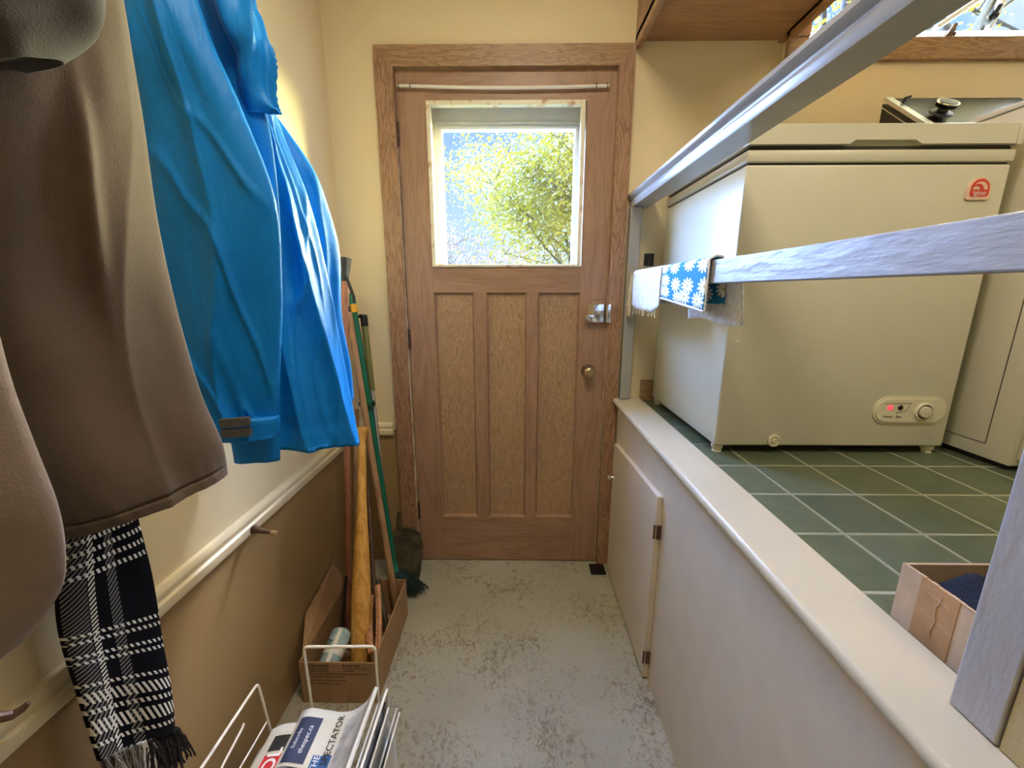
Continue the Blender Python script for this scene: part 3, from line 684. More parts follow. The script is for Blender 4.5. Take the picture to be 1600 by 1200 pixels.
# ------------------------------------------------------------------ box with navy cloth on the landing
pb = thing('cardboard_box', 'scuffed taped cardboard box with navy cloth on the green tiles', 'box', (.60, .46, ZP))
def openbox(x0, x1, y0, y1, z0, z1, t=.004):
    return dict(floor=(x0, x1, y0, y1, z0, z0+t), left=(x0, x0+t, y0, y1, z0+t, z1), right=(x1-t, x1, y0, y1, z0+t, z1), near=(x0+t, x1-t, y0, y0+t, z0+t, z1), far=(x0+t, x1-t, y1-t, y1, z0+t, z1))
ob = openbox(.537, .80, .30, .507, ZP+.0005, .872)
b = MB()
for kk in ('floor', 'left', 'right', 'near', 'far'): b.box(*ob[kk])
for i in range(26):   # frayed corrugated rim
    y = .30+.207*i/26; b.box(.537, .541, y, y+.0077, .8715, .8725+random.random()*.0012)
b.build('box_walls', M['card2'], pb)
b = MB(); b.box(.5362, .537, .43, .478, ZP+.001, .8735); b.build('packing_tape', M['tape'], pb)
b = MB(); pp = [Vector((.5356, .452+.002*math.sin(i*1.7), ZP+.016+i*.009)) for i in range(8)]; b.tube(pp, .0006, 5); b.tube([(.5356, .466, .858), (.5356, .440, .856)], .0004, 5); b.tube([(.5356, .476, .83), (.5356, .425, .824)], .0003, 5); b.build('tape_crease', M['card2'], pb)
# navy cloth: crumpled heap
nc = []; N = 40
for i in range(N+1):
    for j in range(N+1):
        x = .545+.245*i/N; y = .31+.190*j/N
        e = min(1, 6*min(i/N, 1-i/N, j/N, 1-j/N))
        h = .860+.026*e*(.5+noise.noise(Vector((x*14, y*14, 3)))) + .016*e*abs(noise.noise(Vector((x*30+2, y*22, 9)))) - .02*(1-e)
        nc.append((x, y, h))
b = MB().add(nc, [(i*(N+1)+j, (i+1)*(N+1)+j, (i+1)*(N+1)+j+1, i*(N+1)+j+1) for i in range(N) for j in range(N)])
base = len(nc)
low = [(.545, .31, .79), (.79, .31, .79), (.79, .50, .79), (.545, .50, .79)]
ring = [i*(N+1) for i in range(N+1)]+[N*(N+1)+j for j in range(1, N+1)]+[i*(N+1)+N for i in range(N-1, -1, -1)]+[j for j in range(N-1, 0, -1)]
rb = len(b.v); b.v += [Vector((b.v[q].x, b.v[q].y, .792)) for q in ring]
n_ = len(ring)
b.f += [[ring[q], ring[(q+1) % n_], rb+(q+1) % n_, rb+q] for q in range(n_)]; b.f.append([rb+q for q in range(n_)])
tag(b.build('folded_cloth', M['navy'], None, 'all'), 'crumpled navy blue cloth stuffed in the taped box on the tiles', 'cloth')

# ------------------------------------------------------------------ cloths hung over the lower rail
def hung(name, mat, y0, y1, zf, zb, label, cat, xr0=.449, xr1=.474, ztop=1.310, nfold=2, amp=.004, flare=.0, th=.004, splay=0.0):
    # profile: front bottom -> over the rail -> back bottom, swept along y
    t0 = thing(name, label, cat, (.46, (y0+y1)/2, 1.3))
    def profile(fb, bb):
        pts = [];
        for i in range(11): pts.append((xr0-.006, fb+(ztop-fb)*i/10))
        for i in range(1, 7):
            a = PI*i/6; cx = (xr0+xr1)/2; r = (xr1-xr0)/2+.006
            pts.append((cx-r*math.cos(a), ztop+.006*math.sin(a)+.0005))
        for i in range(1, 11): pts.append((xr1+.006, ztop-(ztop-bb)*i/10))
        return pts
    N = 40; vs = []; uvs = []; NP = None
    for side in (1, -1):
        for j in range(N+1):
            t = j/N; fb = zf(t) if callable(zf) else zf; bb = zb(t) if callable(zb) else zb
            pr = profile(fb, bb); NP = len(pr)
            for i, (x, z) in enumerate(pr):
                dn = max(0, (ztop-z))/(.16)
                wv = amp*math.sin(t*PI*2*nfold+.6)*dn+.0025*noise.noise(Vector((t*6, z*30, 1)))*dn
                sgn = -1 if i < NP/2 else 1
                y = y0+(y1-y0)*t
                y += splay*dn*(t-.5)*(y1-y0) + .004*noise.noise(Vector((z*25, t*3, 5)))
                outw = (flare*dn+wv)*sgn if i <= 10 or i >= 16 else 0
                x2 = x+outw
                # thickness
                if side == 1: off = (sgn if i <= 10 or i >= 16 else 0)*th/2
                else: off = -(sgn if i <= 10 or i >= 16 else 0)*th/2
                zz = z+(side*th/2 if 10 < i < 16 else 0)
                vs.append((x2+off+(sgn*th/2 if (i <= 10 or i >= 16) else 0), y, zz)); uvs.append((t, i/NP))
    fs = []
    S = (N+1)*NP
    for sd in (0, 1):
        for j in range(N):
            for i in range(NP-1):
                a = sd*S+j*NP+i; fs.append((a, a+1, a+NP+1, a+NP))
    for j in range(N):
        for i in (0, NP-1):
            a = j*NP+i; fs.append((a, a+NP, S+a+NP, S+a))
    for i in range(NP-1):
        for j in (0, N):
            a = j*NP+i; fs.append((a, a+1, S+a+1, S+a))
    b = MB().add(vs, fs, uvs); o = b.build('cloth', mat, t0, 'all'); return t0, o
ya, yb = 1.300, 1.660
t0, o = hung('dishcloth', M['whitecl'], ya, 1.600, lambda t: 1.174+.022*max(0, abs(t-.5)*2-.6)**1.2*2.5, 1.20, 'white fringed cloth hung over the low rail nearest the door', 'cloth', amp=.003, splay=.02, nfold=1)
b = MB()
random.seed(3)
for i in range(11):
    y = 1.603+random.random()*.040; z = 1.318-random.random()*.03; p = [Vector((.443, y, z))]
    for s_ in range(9): p.append(p[-1]+Vector((random.uniform(-.003, .002), random.uniform(-.003, .009), -random.uniform(.010, .022))))
    b.tube(p, .0036, 5)
b.build('fringe', M['fringe_w'], t0, True); b = MB()
for i in range(10):
    y = 1.32+i*.027; p = [Vector((.438, y, 1.180))]
    for s_ in range(3): p.append(p[-1]+Vector((random.uniform(-.002, .002), random.uniform(-.004, .008), -random.uniform(.004, .010))))
    b.tube(p, .0020, 5)
b.build('fringe', M['fringe_w'], t0, True)
t1, o = hung('dishcloth', M['daisy'], .985, 1.285, lambda t: 1.196+.026*t, lambda t: 1.21, 'blue cloth with white daisies hung over the low rail', 'cloth', amp=.003, nfold=2)
b = MB().tube([Vector((.439, .985+.30*t, 1.194+.026*t)) for t in [i/14 for i in range(15)]], .0030, 6)
b.tube([Vector((.441, .984, 1.194+.118*t)) for t in [i/8 for i in range(9)]]+[Vector((.455, .984, 1.320)), Vector((.472, .984, 1.318))], .0026, 6); b.build('hem_binding', M['whitecl'], t1, True)
t2, o = hung('dishcloth', M['whitecl'], .935, 1.225, lambda t: 1.168-.004*math.sin(t*4), 1.16, 'pale cloth lower edge hanging underneath the blue daisy cloth', 'cloth', xr0=.4535, xr1=.4695, ztop=1.3105, amp=.002, th=.002)
# this one hangs on the landing side of the rail only: drop it by rebuilding as a back sheet
bpy.data.objects.remove(o)
b = MB(); N = 24; vs = []; uv = []
for sd in (0, 1):
    for j in range(N+1):
        for i in range(13):
            t = j/N; s_ = i/12; z = 1.316-(.150+.005*math.sin(t*7))*s_
            vs.append((.4835+.012*s_+.004*math.sin(t*9)*s_+.003*sd, .925+.285*t-.012*s_*(1-t), z))
fs = []
for sd in (0, 1):
    for j in range(N):
        for i in range(12): a = sd*(N+1)*13+j*13+i; fs.append((a, a+1, a+14, a+13))
S = (N+1)*13
for j in range(N):
    for i in (0, 12): a = j*13+i; fs.append((a, a+13, S+a+13, S+a))
for i in range(12):
    for j in (0, N): a = j*13+i; fs.append((a, a+1, S+a+1, S+a))
b.add(vs, fs); b.build('cloth', M['whitecl'], t2, 'all')
b = MB()
for i in range(4):
    p = [Vector((.487, .922-.004*i, 1.20-.02*i))]
    for s_ in range(2): p.append(p[-1]+Vector((random.uniform(-.002, .002), random.uniform(-.006, .002), -random.uniform(.004, .008))))
    b.tube(p, .0014, 5)
b.build('fringe', M['fringe_w'], t2, True)

# ------------------------------------------------------------------ door stop and hook on the chair rail
ds = thing('door_stop', 'bronze peg door stop sticking out of the cream chair rail', 'door stop', (XL+.018, .943, .637))
d = Vector((1, -.06, -.16)); o0 = Vector((XL+.018, .943, .639))
b = MB().lathe([(.012, 0), (.0115, .003), (.008, .012), (.0055, .035), (.0045, .052)], o0, d, 20); b.build('peg', M['bronze'], ds, True)
b = MB().lathe([(.0068, .050), (.0068, .062), (.005, .064), (.001, .0645)], o0, d, 20); b.build('rubber_tip', M['brass'], ds, True)
hk = thing('wall_hook', 'dark curved metal hook on the chair rail left of the scarf', 'hook', (XL+.018, .44, .68))
pts = [atX(-14, 1122, XL+.03), atX(0, 1121, XL+.034), atX(20, 1117, XL+.040), atX(36, 1107, XL+.046), atX(45, 1098, XL+.050)]
b = MB().tube(pts, [.007, .0065, .006, .005, .0035], 8); b.tube([pts[0], Vector((XL+.012, pts[0].y-.002, pts[0].z))], .006, 8); b.build('hook_arm', M['bronze'], hk, True)

# ------------------------------------------------------------------ garments
def crom(P, t):
    n = len(P)-1; x = t*n; i = min(int(x), n-1); f = x-i
    p0 = P[max(i-1, 0)]; p1 = P[i]; p2 = P[i+1]; p3 = P[min(i+2, n)]
    return .5*((2*p1)+(p2-p0)*f+(2*p0-5*p1+4*p2-p3)*f*f+(3*p1-p0-3*p2+p3)*f**3)
def garment(name, rows, tf, tb, fold, mat, parent, nu=70, nv=90, hem=.012, uvflip=False, seam=None):
    """rows: (lx,ly,LY, rx,ry,RY) outline points from the photograph with their depths"""
    Ls = [atY(r[0], r[1], r[2]) for r in rows]; Rs = [atY(r[3], r[4], r[5]) for r in rows]
    vs = []; uvs = []; n = 2*nu
    def loop(v, shrink=0.0, dz=0.0):
        L = crom(Ls, v); R = crom(Rs, v); a = R-L; ah = Vector((a.x, a.y, 0)).normalized()
        nrm = Vector((ah.y, -ah.x, 0))
        mid = (L+R)/2
        if nrm.dot(cC-mid) < 0: nrm = -nrm
        f_ = tf(v) if callable(tf) else tf; b__ = tb(v) if callable(tb) else tb
        out = []
        for k_ in range(n):
            if k_ <= nu: s = k_/nu; sg = 1
            else: s = 1-(k_-nu)/nu; sg = -1
            pr = math.sin(PI*min(max(s, 0), 1))**.55 if 0 < s < 1 else 0
            env = math.sin(PI*s)**.35 if 0 < s < 1 else 0
            off = (f_*pr+fold(s, v)*env) if sg > 0 else -b__*pr
            p = L+a*s+nrm*off
            if shrink: p = p+(mid-p)*shrink
            p.z += dz
            p.x = max(p.x, XL+.012)
            out.append(p)
            uvs.append((s, v))
        return out
    for j in range(nv+1): vs += loop(j/nv)
    # turned up hem inside
    vs += loop(1.0, .03, .0005); vs += loop(1.0, .06, hem)
    R_ = nv+3
    fs = [(j*n+k_, j*n+(k_+1) % n, (j+1)*n+(k_+1) % n, (j+1)*n+k_) for j in range(R_-1) for k_ in range(n)]
    fs.append(tuple(range(n-1, -1, -1))); fs.append(tuple((R_-1)*n+k_ for k_ in range(n)))
    b = MB().add(vs, fs, uvs)
    return b.build(name, mat, parent, 'all')
def nz3(a, b_, c): return noise.noise(Vector((a, b_, c)))
def ridge(x): return 1-abs(math.sin(x))

# blue jacket
bj = thing('rain_jacket', 'bright blue nylon jacket with hood hanging on the left wall', 'jacket', (XL+.12, .95, .85))
def fb(s, v):
    q = s*2.1-v*.9+.25*nz3(s*2, v*2.2, 1)
    return .030*ridge(PI*q)**1.3 + .008*nz3(s*5, v*3, 4)+.008*ridge(PI*(s*1.5+v*3.2+.6*nz3(s*2, v*2, 17)))**5-.004*math.exp(-((v-.945)/.005)**2)+.007*ridge(PI*(s*5+v*1.5+nz3(s*3, v*4, 8)))**3
garment('body', [(300, -70, .90, 372, -70, 1.00), (310, 60, .90, 408, 60, 1.00), (330, 200, .90, 432, 185, 1.01), (350, 330, .90, 482, 310, 1.02), (365, 440, .90, 510, 420, 1.03), (380, 560, .90, 535, 550, 1.04), (392, 700, .90, 562, 692, 1.05)], .03, .05, fb, M['blue'], bj)
def fs_(s, v):
    return .012*ridge(PI*(s*1.4+v*.5+.3*nz3(s*2, v*3, 11)))**2+.012*nz3(s*3+4, v*5, 2)+.010*ridge(PI*(s*1.6-v*3.5+.8*nz3(s*3, v*3, 3)))**6*min(1, v*2)
slv = garment('sleeve', [(180, -70, .80, 288, -70, .82), (195, 60, .80, 330, 60, .82), (215, 180, .81, 378, 170, .83), (235, 320, .82, 430, 310, .84), (248, 430, .82, 441, 440, .85), (275, 540, .83, 440, 540, .86), (305, 620, .83, 434, 650, .87), (336, 687, .83, 434, 680, .87)], .030, .03, fs_, M['blue'], bj)
def fp(s, v): return .008*nz3(s*3, v*4, 21)
garment('front_panel', [(230, -70, .89, 350, -70, .90), (250, 70, .89, 385, 70, .90), (275, 220, .89, 425, 220, .90), (300, 400, .89, 440, 400, .90), (345, 600, .89, 438, 600, .90), (366, 723, .89, 438, 719, .90)], .012, .012, fp, M['blue'], bj, 40, 50)
def ff(s, v): return .014*ridge(PI*(s*1.5+v*1.8))**2+.008*nz3(s*4, v*7, 31)
garment('sleeve', [(380, 130, 1.08, 420, 165, 1.09), (410, 210, 1.08, 455, 212, 1.09), (435, 270, 1.08, 492, 268, 1.10), (450, 340, 1.08, 512, 320, 1.11), (470, 420, 1.08, 531, 395, 1.12), (480, 500, 1.08, 534, 490, 1.12), (500, 580, 1.08, 548, 570, 1.12), (515, 630, 1.08, 553, 622, 1.12)], .025, .03, ff, M['blue'], bj, 40, 60)
def fh(s, v): return .022*ridge(PI*(s*1.3+v*1.6+.4*nz3(s*3, v*3, 5)))**1.5+.008*nz3(s*3, v*4, 41)
garment('hood', [(318, -70, .86, 372, -75, .93), (335, -10, .86, 388, -5, .93), (350, 40, .86, 408, 35, .93), (372, 80, .87, 415, 75, .93), (380, 120, .87, 413, 112, .93), (388, 160, .88, 417, 160, .93), (400, 176, .885, 410, 178, .92)], .022, .03, fh, M['blue'], bj, 40, 50)
# cuff band, stitch line and velcro tab
def fz0(s, v): return .004*nz3(s*4, v*3, 51)
garment('cuff', [(337, 650, .826, 437, 650, .862), (342, 668, .826, 437, 664, .862), (347, 687, .826, 435, 680, .862)], .036, .034, fz0, M['blue'], slv, 30, 10)
tc0 = atY(369, 668, .792); ax = Vector((.95, .3, 0)).normalized(); az = Vector((.02, 0, 1)).normalized(); ay = az.cross(ax)
b = MB()
for dz in (.0115, -.0105): b.obox(tc0+az*dz, ax, ay, az, .026, .006, .0085)
tb = b.build('cuff_tab', M['ring'], slv); tb['label'] = 'grey fastening tab on the cuff'
b = MB().tube([atY(376, -14, .88), atY(381, 0, .90), atY(385, 9, .92)], .006, 8); b.build('hanging_loop', M['fringe_k'], bj)

# brown coat
bc = thing('winter_coat', 'brown padded coat hanging nearest the camera on the left wall', 'coat', (XL+.12, .50, .95))
def fbr(s, v):
    return .018*nz3(s*2.2, v*2.6, 61)+.007*nz3(s*4, v*6, 62)+.012*math.exp(-((s-.58-.05*v)/.045)**2)*math.exp(-((v-.38)/.16)**2)+.010*ridge(PI*(s*1.1+v*.5+.2*nz3(s, v*2, 63)))**2*min(1, v*3)-.005*math.exp(-((v-.948)/.004)**2)+.003*nz3(s*16, v*3, 66)*max(0, v-.85)*6
garment('body', [(-130, -90, .42, 176, -90, .57), (-130, 60, .42, 203, 60, .57), (-125, 200, .42, 226, 200, .575), (-120, 340, .42, 246, 340, .58), (-100, 480, .42, 276, 480, .585), (-50, 620, .425, 313, 610, .59), (30, 770, .43, 347, 690, .595), (92, 843, .44, 356, 738, .60)], .035, .05, fbr, M['brown'], bc, 80, 170, hem=.01)
def fsl(s, v): return .010*nz3(s*2, v*3, 71)-.005*math.exp(-((v-.93)/.006)**2)
garment('sleeve', [(-200, 300, .37, -60, 300, .385), (-200, 450, .37, -28, 450, .385), (-200, 580, .37, 8, 590, .385), (-200, 700, .37, 50, 700, .385), (-200, 800, .37, 86, 790, .385), (-190, 900, .37, 99, 862, .385), (-150, 1000, .37, 92, 925, .385), (-60, 1062, .37, 40, 1000, .385)], .022, .03, fsl, M['brownl'], bc, 50, 70, hem=.008)
def fc(s, v): return .010*nz3(s*3, v*3, 81)
garment('hood', [(-140, -90, .40, 150, -90, .47), (-140, -30, .40, 160, -40, .47), (-140, 30, .40, 165, 20, .47), (-130, 80, .40, 150, 62, .47), (-90, 112, .40, 100, 102, .47)], .035, .03, fc, M['hatgrey'], bc, 50, 40, hem=.01)

# scarf
sf = thing('plaid_scarf', 'black and white plaid fringed scarf hanging below the brown coat', 'scarf', (-.62, .55, .5))
rows = [((80, 740), (196, 700)), ((90, 850), (210, 800)), ((86, 950), (232, 900)), ((98, 1020), (246, 985)), ((118, 1090), (258, 1060)), ((148, 1188), (268, 1140))]
Ls = [atX(*r[0], -.645) for r in rows]; Rs = [atX(*r[1], -.635) for r in rows]
vs = []; uv = []; NU, NV = 36, 60
for sd in (1, -1):
    for j in range(NV+1):
        v = j/NV; L = crom(Ls, v); R = crom(Rs, v)
        for i in range(NU+1):
            s = i/NU; p = L.lerp(R, s)
            bow = .012*math.sin(PI*s)+.009*math.sin(s*7+v*2)*v+.004*nz3(s*3, v*4, 90)
            p = p+Vector((1, -.15, 0))*bow+Vector((sd*.0035, 0, 0))
            vs.append(p); uv.append((s, v))
fs = []; S = (NU+1)*(NV+1)
for sd in (0, 1):
    for j in range(NV):
        for i in range(NU): a = sd*S+j*(NU+1)+i; fs.append((a, a+1, a+NU+2, a+NU+1))
for j in range(NV):
    for i in (0, NU): a = j*(NU+1)+i; fs.append((a, a+NU+1, S+a+NU+1, S+a))
for i in range(NU):
    for j in (0, NV): a = j*(NU+1)+i; fs.append((a, a+1, S+a+1, S+a))
b = MB().add(vs, fs, uv); b.build('knit_panel', M['scarf'], sf, 'all')
random.seed(11)
Lb, Rb = Ls[-1], Rs[-1]
def fringes(mat, rng, cnt, r=.0016, ln=.11):
    b = MB()
    for i in range(cnt):
        s = random.uniform(*rng); p = [Lb.lerp(Rb, s)+Vector((random.uniform(0, .016), 0, .004))]
        sway = random.uniform(-.004, .006); L_ = random.uniform(.7, 1.1)*ln
        for q in range(8): p.append(p[-1]+Vector((random.uniform(-.0015, .0015), sway*.6+random.uniform(-.002, .002), -L_/8)))
        b.tube(p, r, 5)
    return b.build('fringe', mat, sf, True)
fringes(M['fringe_g'], (.0, .45), 60); fringes(M['fringe_k'], (.55, 1.03), 90, ln=.085); fringes(M['whitecl'], (.46, .62), 16, .0022)

# coat hooks (above the frame) that carry them
for (x, y, z, lab) in ((XL, .90, 1.93, 'metal coat hook above the blue jacket'), (XL, .52, 1.72, 'metal coat hook above the brown coat')):
    h_ = thing('coat_hook', lab, 'hook', (x, y, z))
    b = MB().lathe([(.016, 0), (.016, .004), (.006, .006)], (x, y, z), (1, 0, 0), 16); b.tube([(x+.004, y, z), (x+.05, y, z-.012), (x+.085, y, z-.015), (x+.10, y, z+.005), (x+.10, y, z+.02)], .005, 8); b.build('hook_arm', M['bronze'], h_, True)

# ------------------------------------------------------------------ cardboard box of sticks on the floor
fb_ = thing('cardboard_box', 'long open cardboard box holding bat and poles on the floor', 'box', (-.54, 1.19, 0))
bx0, bx1, by0, by1, bt = -.655, -.425, 1.009, 1.365, .150
tz = .004
b = MB(); b.box(bx0, bx1, by0, by1, .001, tz); b.box(bx0, bx1, by0, by0+tz, tz, bt); b.box(bx0, bx1, by1-tz, by1, tz, bt+.01)
b.box(bx1-tz, bx1, by0+tz, by1-tz, tz, bt+.004); b.box(bx0, bx0+tz, by0+tz, by1-tz, tz, bt); b.build('box_walls', M['card'], fb_)
b = MB(); b.prism([(bx0, by0+.02, bt), (bx0, by1, bt), (XL+.006, by1-.02, bt+.09), (XL+.006, by0+.13, bt+.055)], (.0035, 0, .001)); b.build('box_flap', M['card'], fb_)
b = MB(); b.box(-.565, -.525, by0-.0006, by0, .12, bt+.0005); b.build('packing_tape', M['tape'], fb_); b = MB(); b.box(-.565, -.525, by0-.0006, by0, .001, .04); b.build('packing_tape', M['tape'], fb_)
b = MB(); random.seed(5)
for r_, (z, w) in enumerate(((.137, .16), (.128, .17), (.119, .13), (.108, .17), (.098, .11), (.084, .12), (.072, .09))):
    x = bx0+.02
    while x < bx0+.02+w:
        ww = random.uniform(.006, .02); b.box(x, min(x+ww, bx1-.02), by0-.0005, by0, z, z+.0032+(.002 if r_ == 0 else 0)); x += ww+.003
b.build('printed_lines', M['ink'], fb_)

def stick(name, label, cat, p, q, prof, mat, parts=(), flat=1.0, n=16):
    p = Vector(p); q = Vector(q); t_ = thing(name, label, cat, tuple(p))
    pts = [p.lerp(q, t) for t, r in prof]; b = MB().tube(pts, [r for t, r in prof], n, flat); b.build('shaft', mat, t_, True)
    for nm, a, c, r0, r1, m_ in parts:
        b = MB().tube([p.lerp(q, a), p.lerp(q, (a+c)/2), p.lerp(q, c)], [r0, (r0+r1)/2, r1], n); b.build(nm, m_, t_, True)
    return t_, p, q
# bat: barrel down
p = atY(560, 1036, 1.075); p.z = .012; p = Vector((-.508, 1.09, .012)); q = atY(566, 668, 1.42)
t_, p, q = stick('baseball_bat', 'varnished wooden bat standing barrel down in the long cardboard box', 'bat', p, q, [(0, .022), (.01, .029), (.05, .033), (.30, .032), (.48, .026), (.64, .018), (.78, .0145), (.95, .0140), (.975, .018), (.99, .023), (1, .021)], M['bat'])
# red brown walking stick
p = Vector((-.59, 1.20, .01)); q = atY(538, 425, 1.50)
t_, p, q = stick('walking_stick', 'red-brown wooden stick with flared black rubber top and strap', 'walking stick', p, q, [(0, .010), (.3, .012), (1, .013)], M['redwood'], (('rubber_top', .975, 1.035, .013, .025, M['blackrub']),), flat=.7)
s0 = p.lerp(q, .99)
b = MB().tube([s0+Vector((.01, -.01, 0)), s0+Vector((.02, -.015, -.03)), s0+Vector((.032, -.012, -.075)), s0+Vector((.030, -.01, -.095))], [.004, .006, .006, .004], 8, .3); b.build('strap', M['blackrub'], t_, True)
# pale wooden pole
p = atY(606, 925, 1.33); q = atY(545, 488, 1.52); p = Vector((p.x, 1.33, .012)) ; p.x = atY(607, 935, 1.30).x
p = Vector((-.452, 1.325, .02)); q = atY(545, 488, 1.54)
t_, p, q = stick('wooden_pole', 'worn pale wooden pole leaning across the corner from the box', 'pole', p, q, [(0, .0135), (.2, .0125), (1, .0115)], M['pole'], (('end_clip', .995, 1.02, .010, .008, M['black']),))
# green broom
p = atY(619, 902, 1.475); q = atY(549, 458, 1.64)
bt_, p, q = stick('broom', 'green-handled broom leaning in the corner with dark bristles on floor', 'broom', p, q, [(0, .0125), (.6, .0125), (.95, .012)], M['green'], (('yellow_band', .935, .962, .0145, .0145, M['yellow']), ('handle_tip', .962, 1.0, .0145, .009, M['teal']), ('ferrule', -.02, .05, .020, .014, M['teal'])))
o0 = p
vs = []; b = MB(); n = 22
cA = p+Vector((-.01, 0, .02)); cB = atZ(648, 922, .012)
path = [cA.lerp(cB, t)+Vector((0, 0, .018*math.sin(PI*t))) for t in [i/9 for i in range(10)]]
b.tube([Vector((v.x, v.y, max(v.z, .026))) for v in path], [.018, .026, .032, .036, .038, .037, .034, .030, .026, .018], 16, .68)
random.seed(9)
for i in range(420):
    t = random.uniform(.25, 1); c_ = cA.lerp(cB, t); a = random.uniform(0, 2*PI); r_ = .036*math.sqrt(random.random())
    s0 = c_+Vector((r_*math.cos(a), r_*math.sin(a)*1.0, .028)); e = s0+Vector((random.uniform(.0, .035), random.uniform(-.025, .02), -.03)); e.z = max(.002, e.z-.004)
    b.tube([s0, s0.lerp(e, .5)+Vector((0, 0, .003)), e], .0011, 4)
b.build('bristle_head', M['bristle'], bt_, True)
# olive / silver telescopic pole
p = atY(611, 872, 1.52); q = atY(568, 492, 1.655); p2 = Vector((p.x, p.y, p.z))
pe = p+(p-q)*.0
base = p+(p-q)*(p.z-.01)/(q.z-p.z)
t_, p, q = stick('telescopic_pole', 'silver and olive telescopic pole leaning in the corner', 'pole', base, q, [(0, .0095), (.74, .0095)], M['alu'], (('olive_grip', .735, .985, .0125, .0125, M['olive']), ('black_cap', .96, 1.0, .0145, .014, M['black'])))
b = MB(); cc = p.lerp(q, .99); b.tube([cc, cc+Vector((-.018, -.004, .010))], [.011, .008], 10); b.build('cap_hook', M['black'], t_, True)
# green clamp
c0 = atY(583, 631, 1.555); c1 = atY(566, 631, 1.575)
b = MB().tube([c1+Vector((-.012, .0, 0)), c1, c0], [.008, .013, .013], 14); cl = b.build('clamp_barrel', M['green'], bt_, True)
b = MB().tube([c0, c0+(c0-c1).normalized()*.001], .009, 12); b.build('clamp_opening', M['black'], cl)
# further shafts in the box
stick('garden_stake', 'thin black stake standing at the left of the wooden bat', 'stake', (-.585, 1.09, .01), atY(541, 900, 1.24), [(0, .006), (1, .005)], M['black'])
stick('garden_stake', 'dark slim rod behind the wooden bat in the box', 'stake', (-.475, 1.16, .01), atY(575, 760, 1.45), [(0, .008), (1, .008)], M['bronze'])
stick('garden_stake', 'short dark tube right of the bat, under the worn pale pole', 'stake', (-.452, 1.22, .01), atY(590, 905, 1.34), [(0, .009), (1, .010)], M['dustpan'])
stick('paint_roller_pole', 'shadowed brown pole behind the red-brown stick in the corner', 'pole', (-.60, 1.30, .01), atY(556, 640, 1.60), [(0, .013), (1, .012)], M['pole'])
# two bent wooden strips with lacing holes (racket frame)
for i, (px_, dxx, lab) in enumerate(((580, -.004, 'bent wooden strip with dotted holes beside the bat, shorter of two'), (590, .006, 'bent wooden strip with dotted holes by the box wall, taller of two'))):
    t_ = thing('bentwood_strip', lab, 'wood strip', (-.46, 1.1, .01), 'dotted bentwood strips in the box')
    pts = []
    for k_ in range(12):
        u = k_/11; y = 1.06+.19*u; px2 = px_+(7 if i == 0 else 4)*math.sin(PI*u)*(-.4 if i == 0 else .5)
        P_ = atY(px2, 1020-(90+16*i)*u, y); pts.append(P_)
    fac = []
    b = MB(); b.tube(pts, .0095, 8, .45); b.build('strip', M['strip'], t_, True)
    b = MB()
    for k_ in range(26):
        u = .04+.9*k_/25; y = 1.06+.19*u; P_ = crom(pts, u); b.lathe([(.0018, -.0005), (.0018, .0008), (.0002, .001)], P_+Vector((.0, -.0055, .0030)), (0, -1, .4), 6)
    b.build('lacing_holes', M['ptext'], t_)
# spray bottle / can in the box
cn = thing('spray_can', 'pale blue and white can lying tilted in the front of the floor box', 'can', (-.57, 1.05, .1))
p = atY(509, 1045, 1.045); q = atY(518, 1006, 1.10); ax = (q-p).normalized(); ax = Vector((.10, .75, .38)).normalized()
p = Vector((-.588, 1.045, .095))
b = MB().lathe([(.001, 0), (.030, .001), (.032, .004), (.032, .095), (.029, .102), (.020, .108), (.001, .109)], p, ax, 30); b.build('can_body', M['sticker'], cn, True)
b = MB().lathe([(.0324, .03), (.0324, .05)], p, ax, 30); b.build('can_band', M['canw'], cn, True)
b = MB().obox(p+ax*.05+Vector((.006, -.012, .029)), Vector((1, 0, 0)), ax, Vector((1, 0, 0)).cross(ax), .006, .048, .0012); b.build('can_stripe', M['pwhite'], cn)
text('can_lettering', 'N', p+ax*.055+Vector((-.012, -.011, .0305)), (0, 1, .4), (-1, 0, .2), .026, M['ptext'], cn)

# ------------------------------------------------------------------ dustpan
dp = thing('dustpan', 'brown metal dustpan standing upright against the door casing', 'dustpan', (-.40, 1.60, 0))
yb_ = 1.60
outl = [(655, 908), (657, 862), (652, 846), (644, 839), (618, 836), (611, 842), (610, 905)]
P = [atY(x, y, yb_-.02) for x, y in outl]
P = [Vector((v.x, yb_-.02+(v.z)*.28, max(v.z, .004))) for v in P]
b = MB().prism(P, (0, .006, 0)); b.build('pan', M['dustpan'], dp, True)
b = MB().tube(P[0:6]+[P[6]], .005, 8); b.build('rim', M['dustpan'], dp, True)
h0 = P[4].lerp(P[5], .3); b = MB().tube([h0+Vector((.012, 0, -.01)), h0+Vector((.008, .006, .03)), h0+Vector((.010, .010, .075))], [.006, .007, .005], 8)
b.tube([h0+Vector((-.005, 0, -.01)), h0+Vector((-.002, .006, .03)), h0+Vector((.002, .010, .075))], [.004, .005, .004], 8); b.build('handle', M['dustpan'], dp, True)

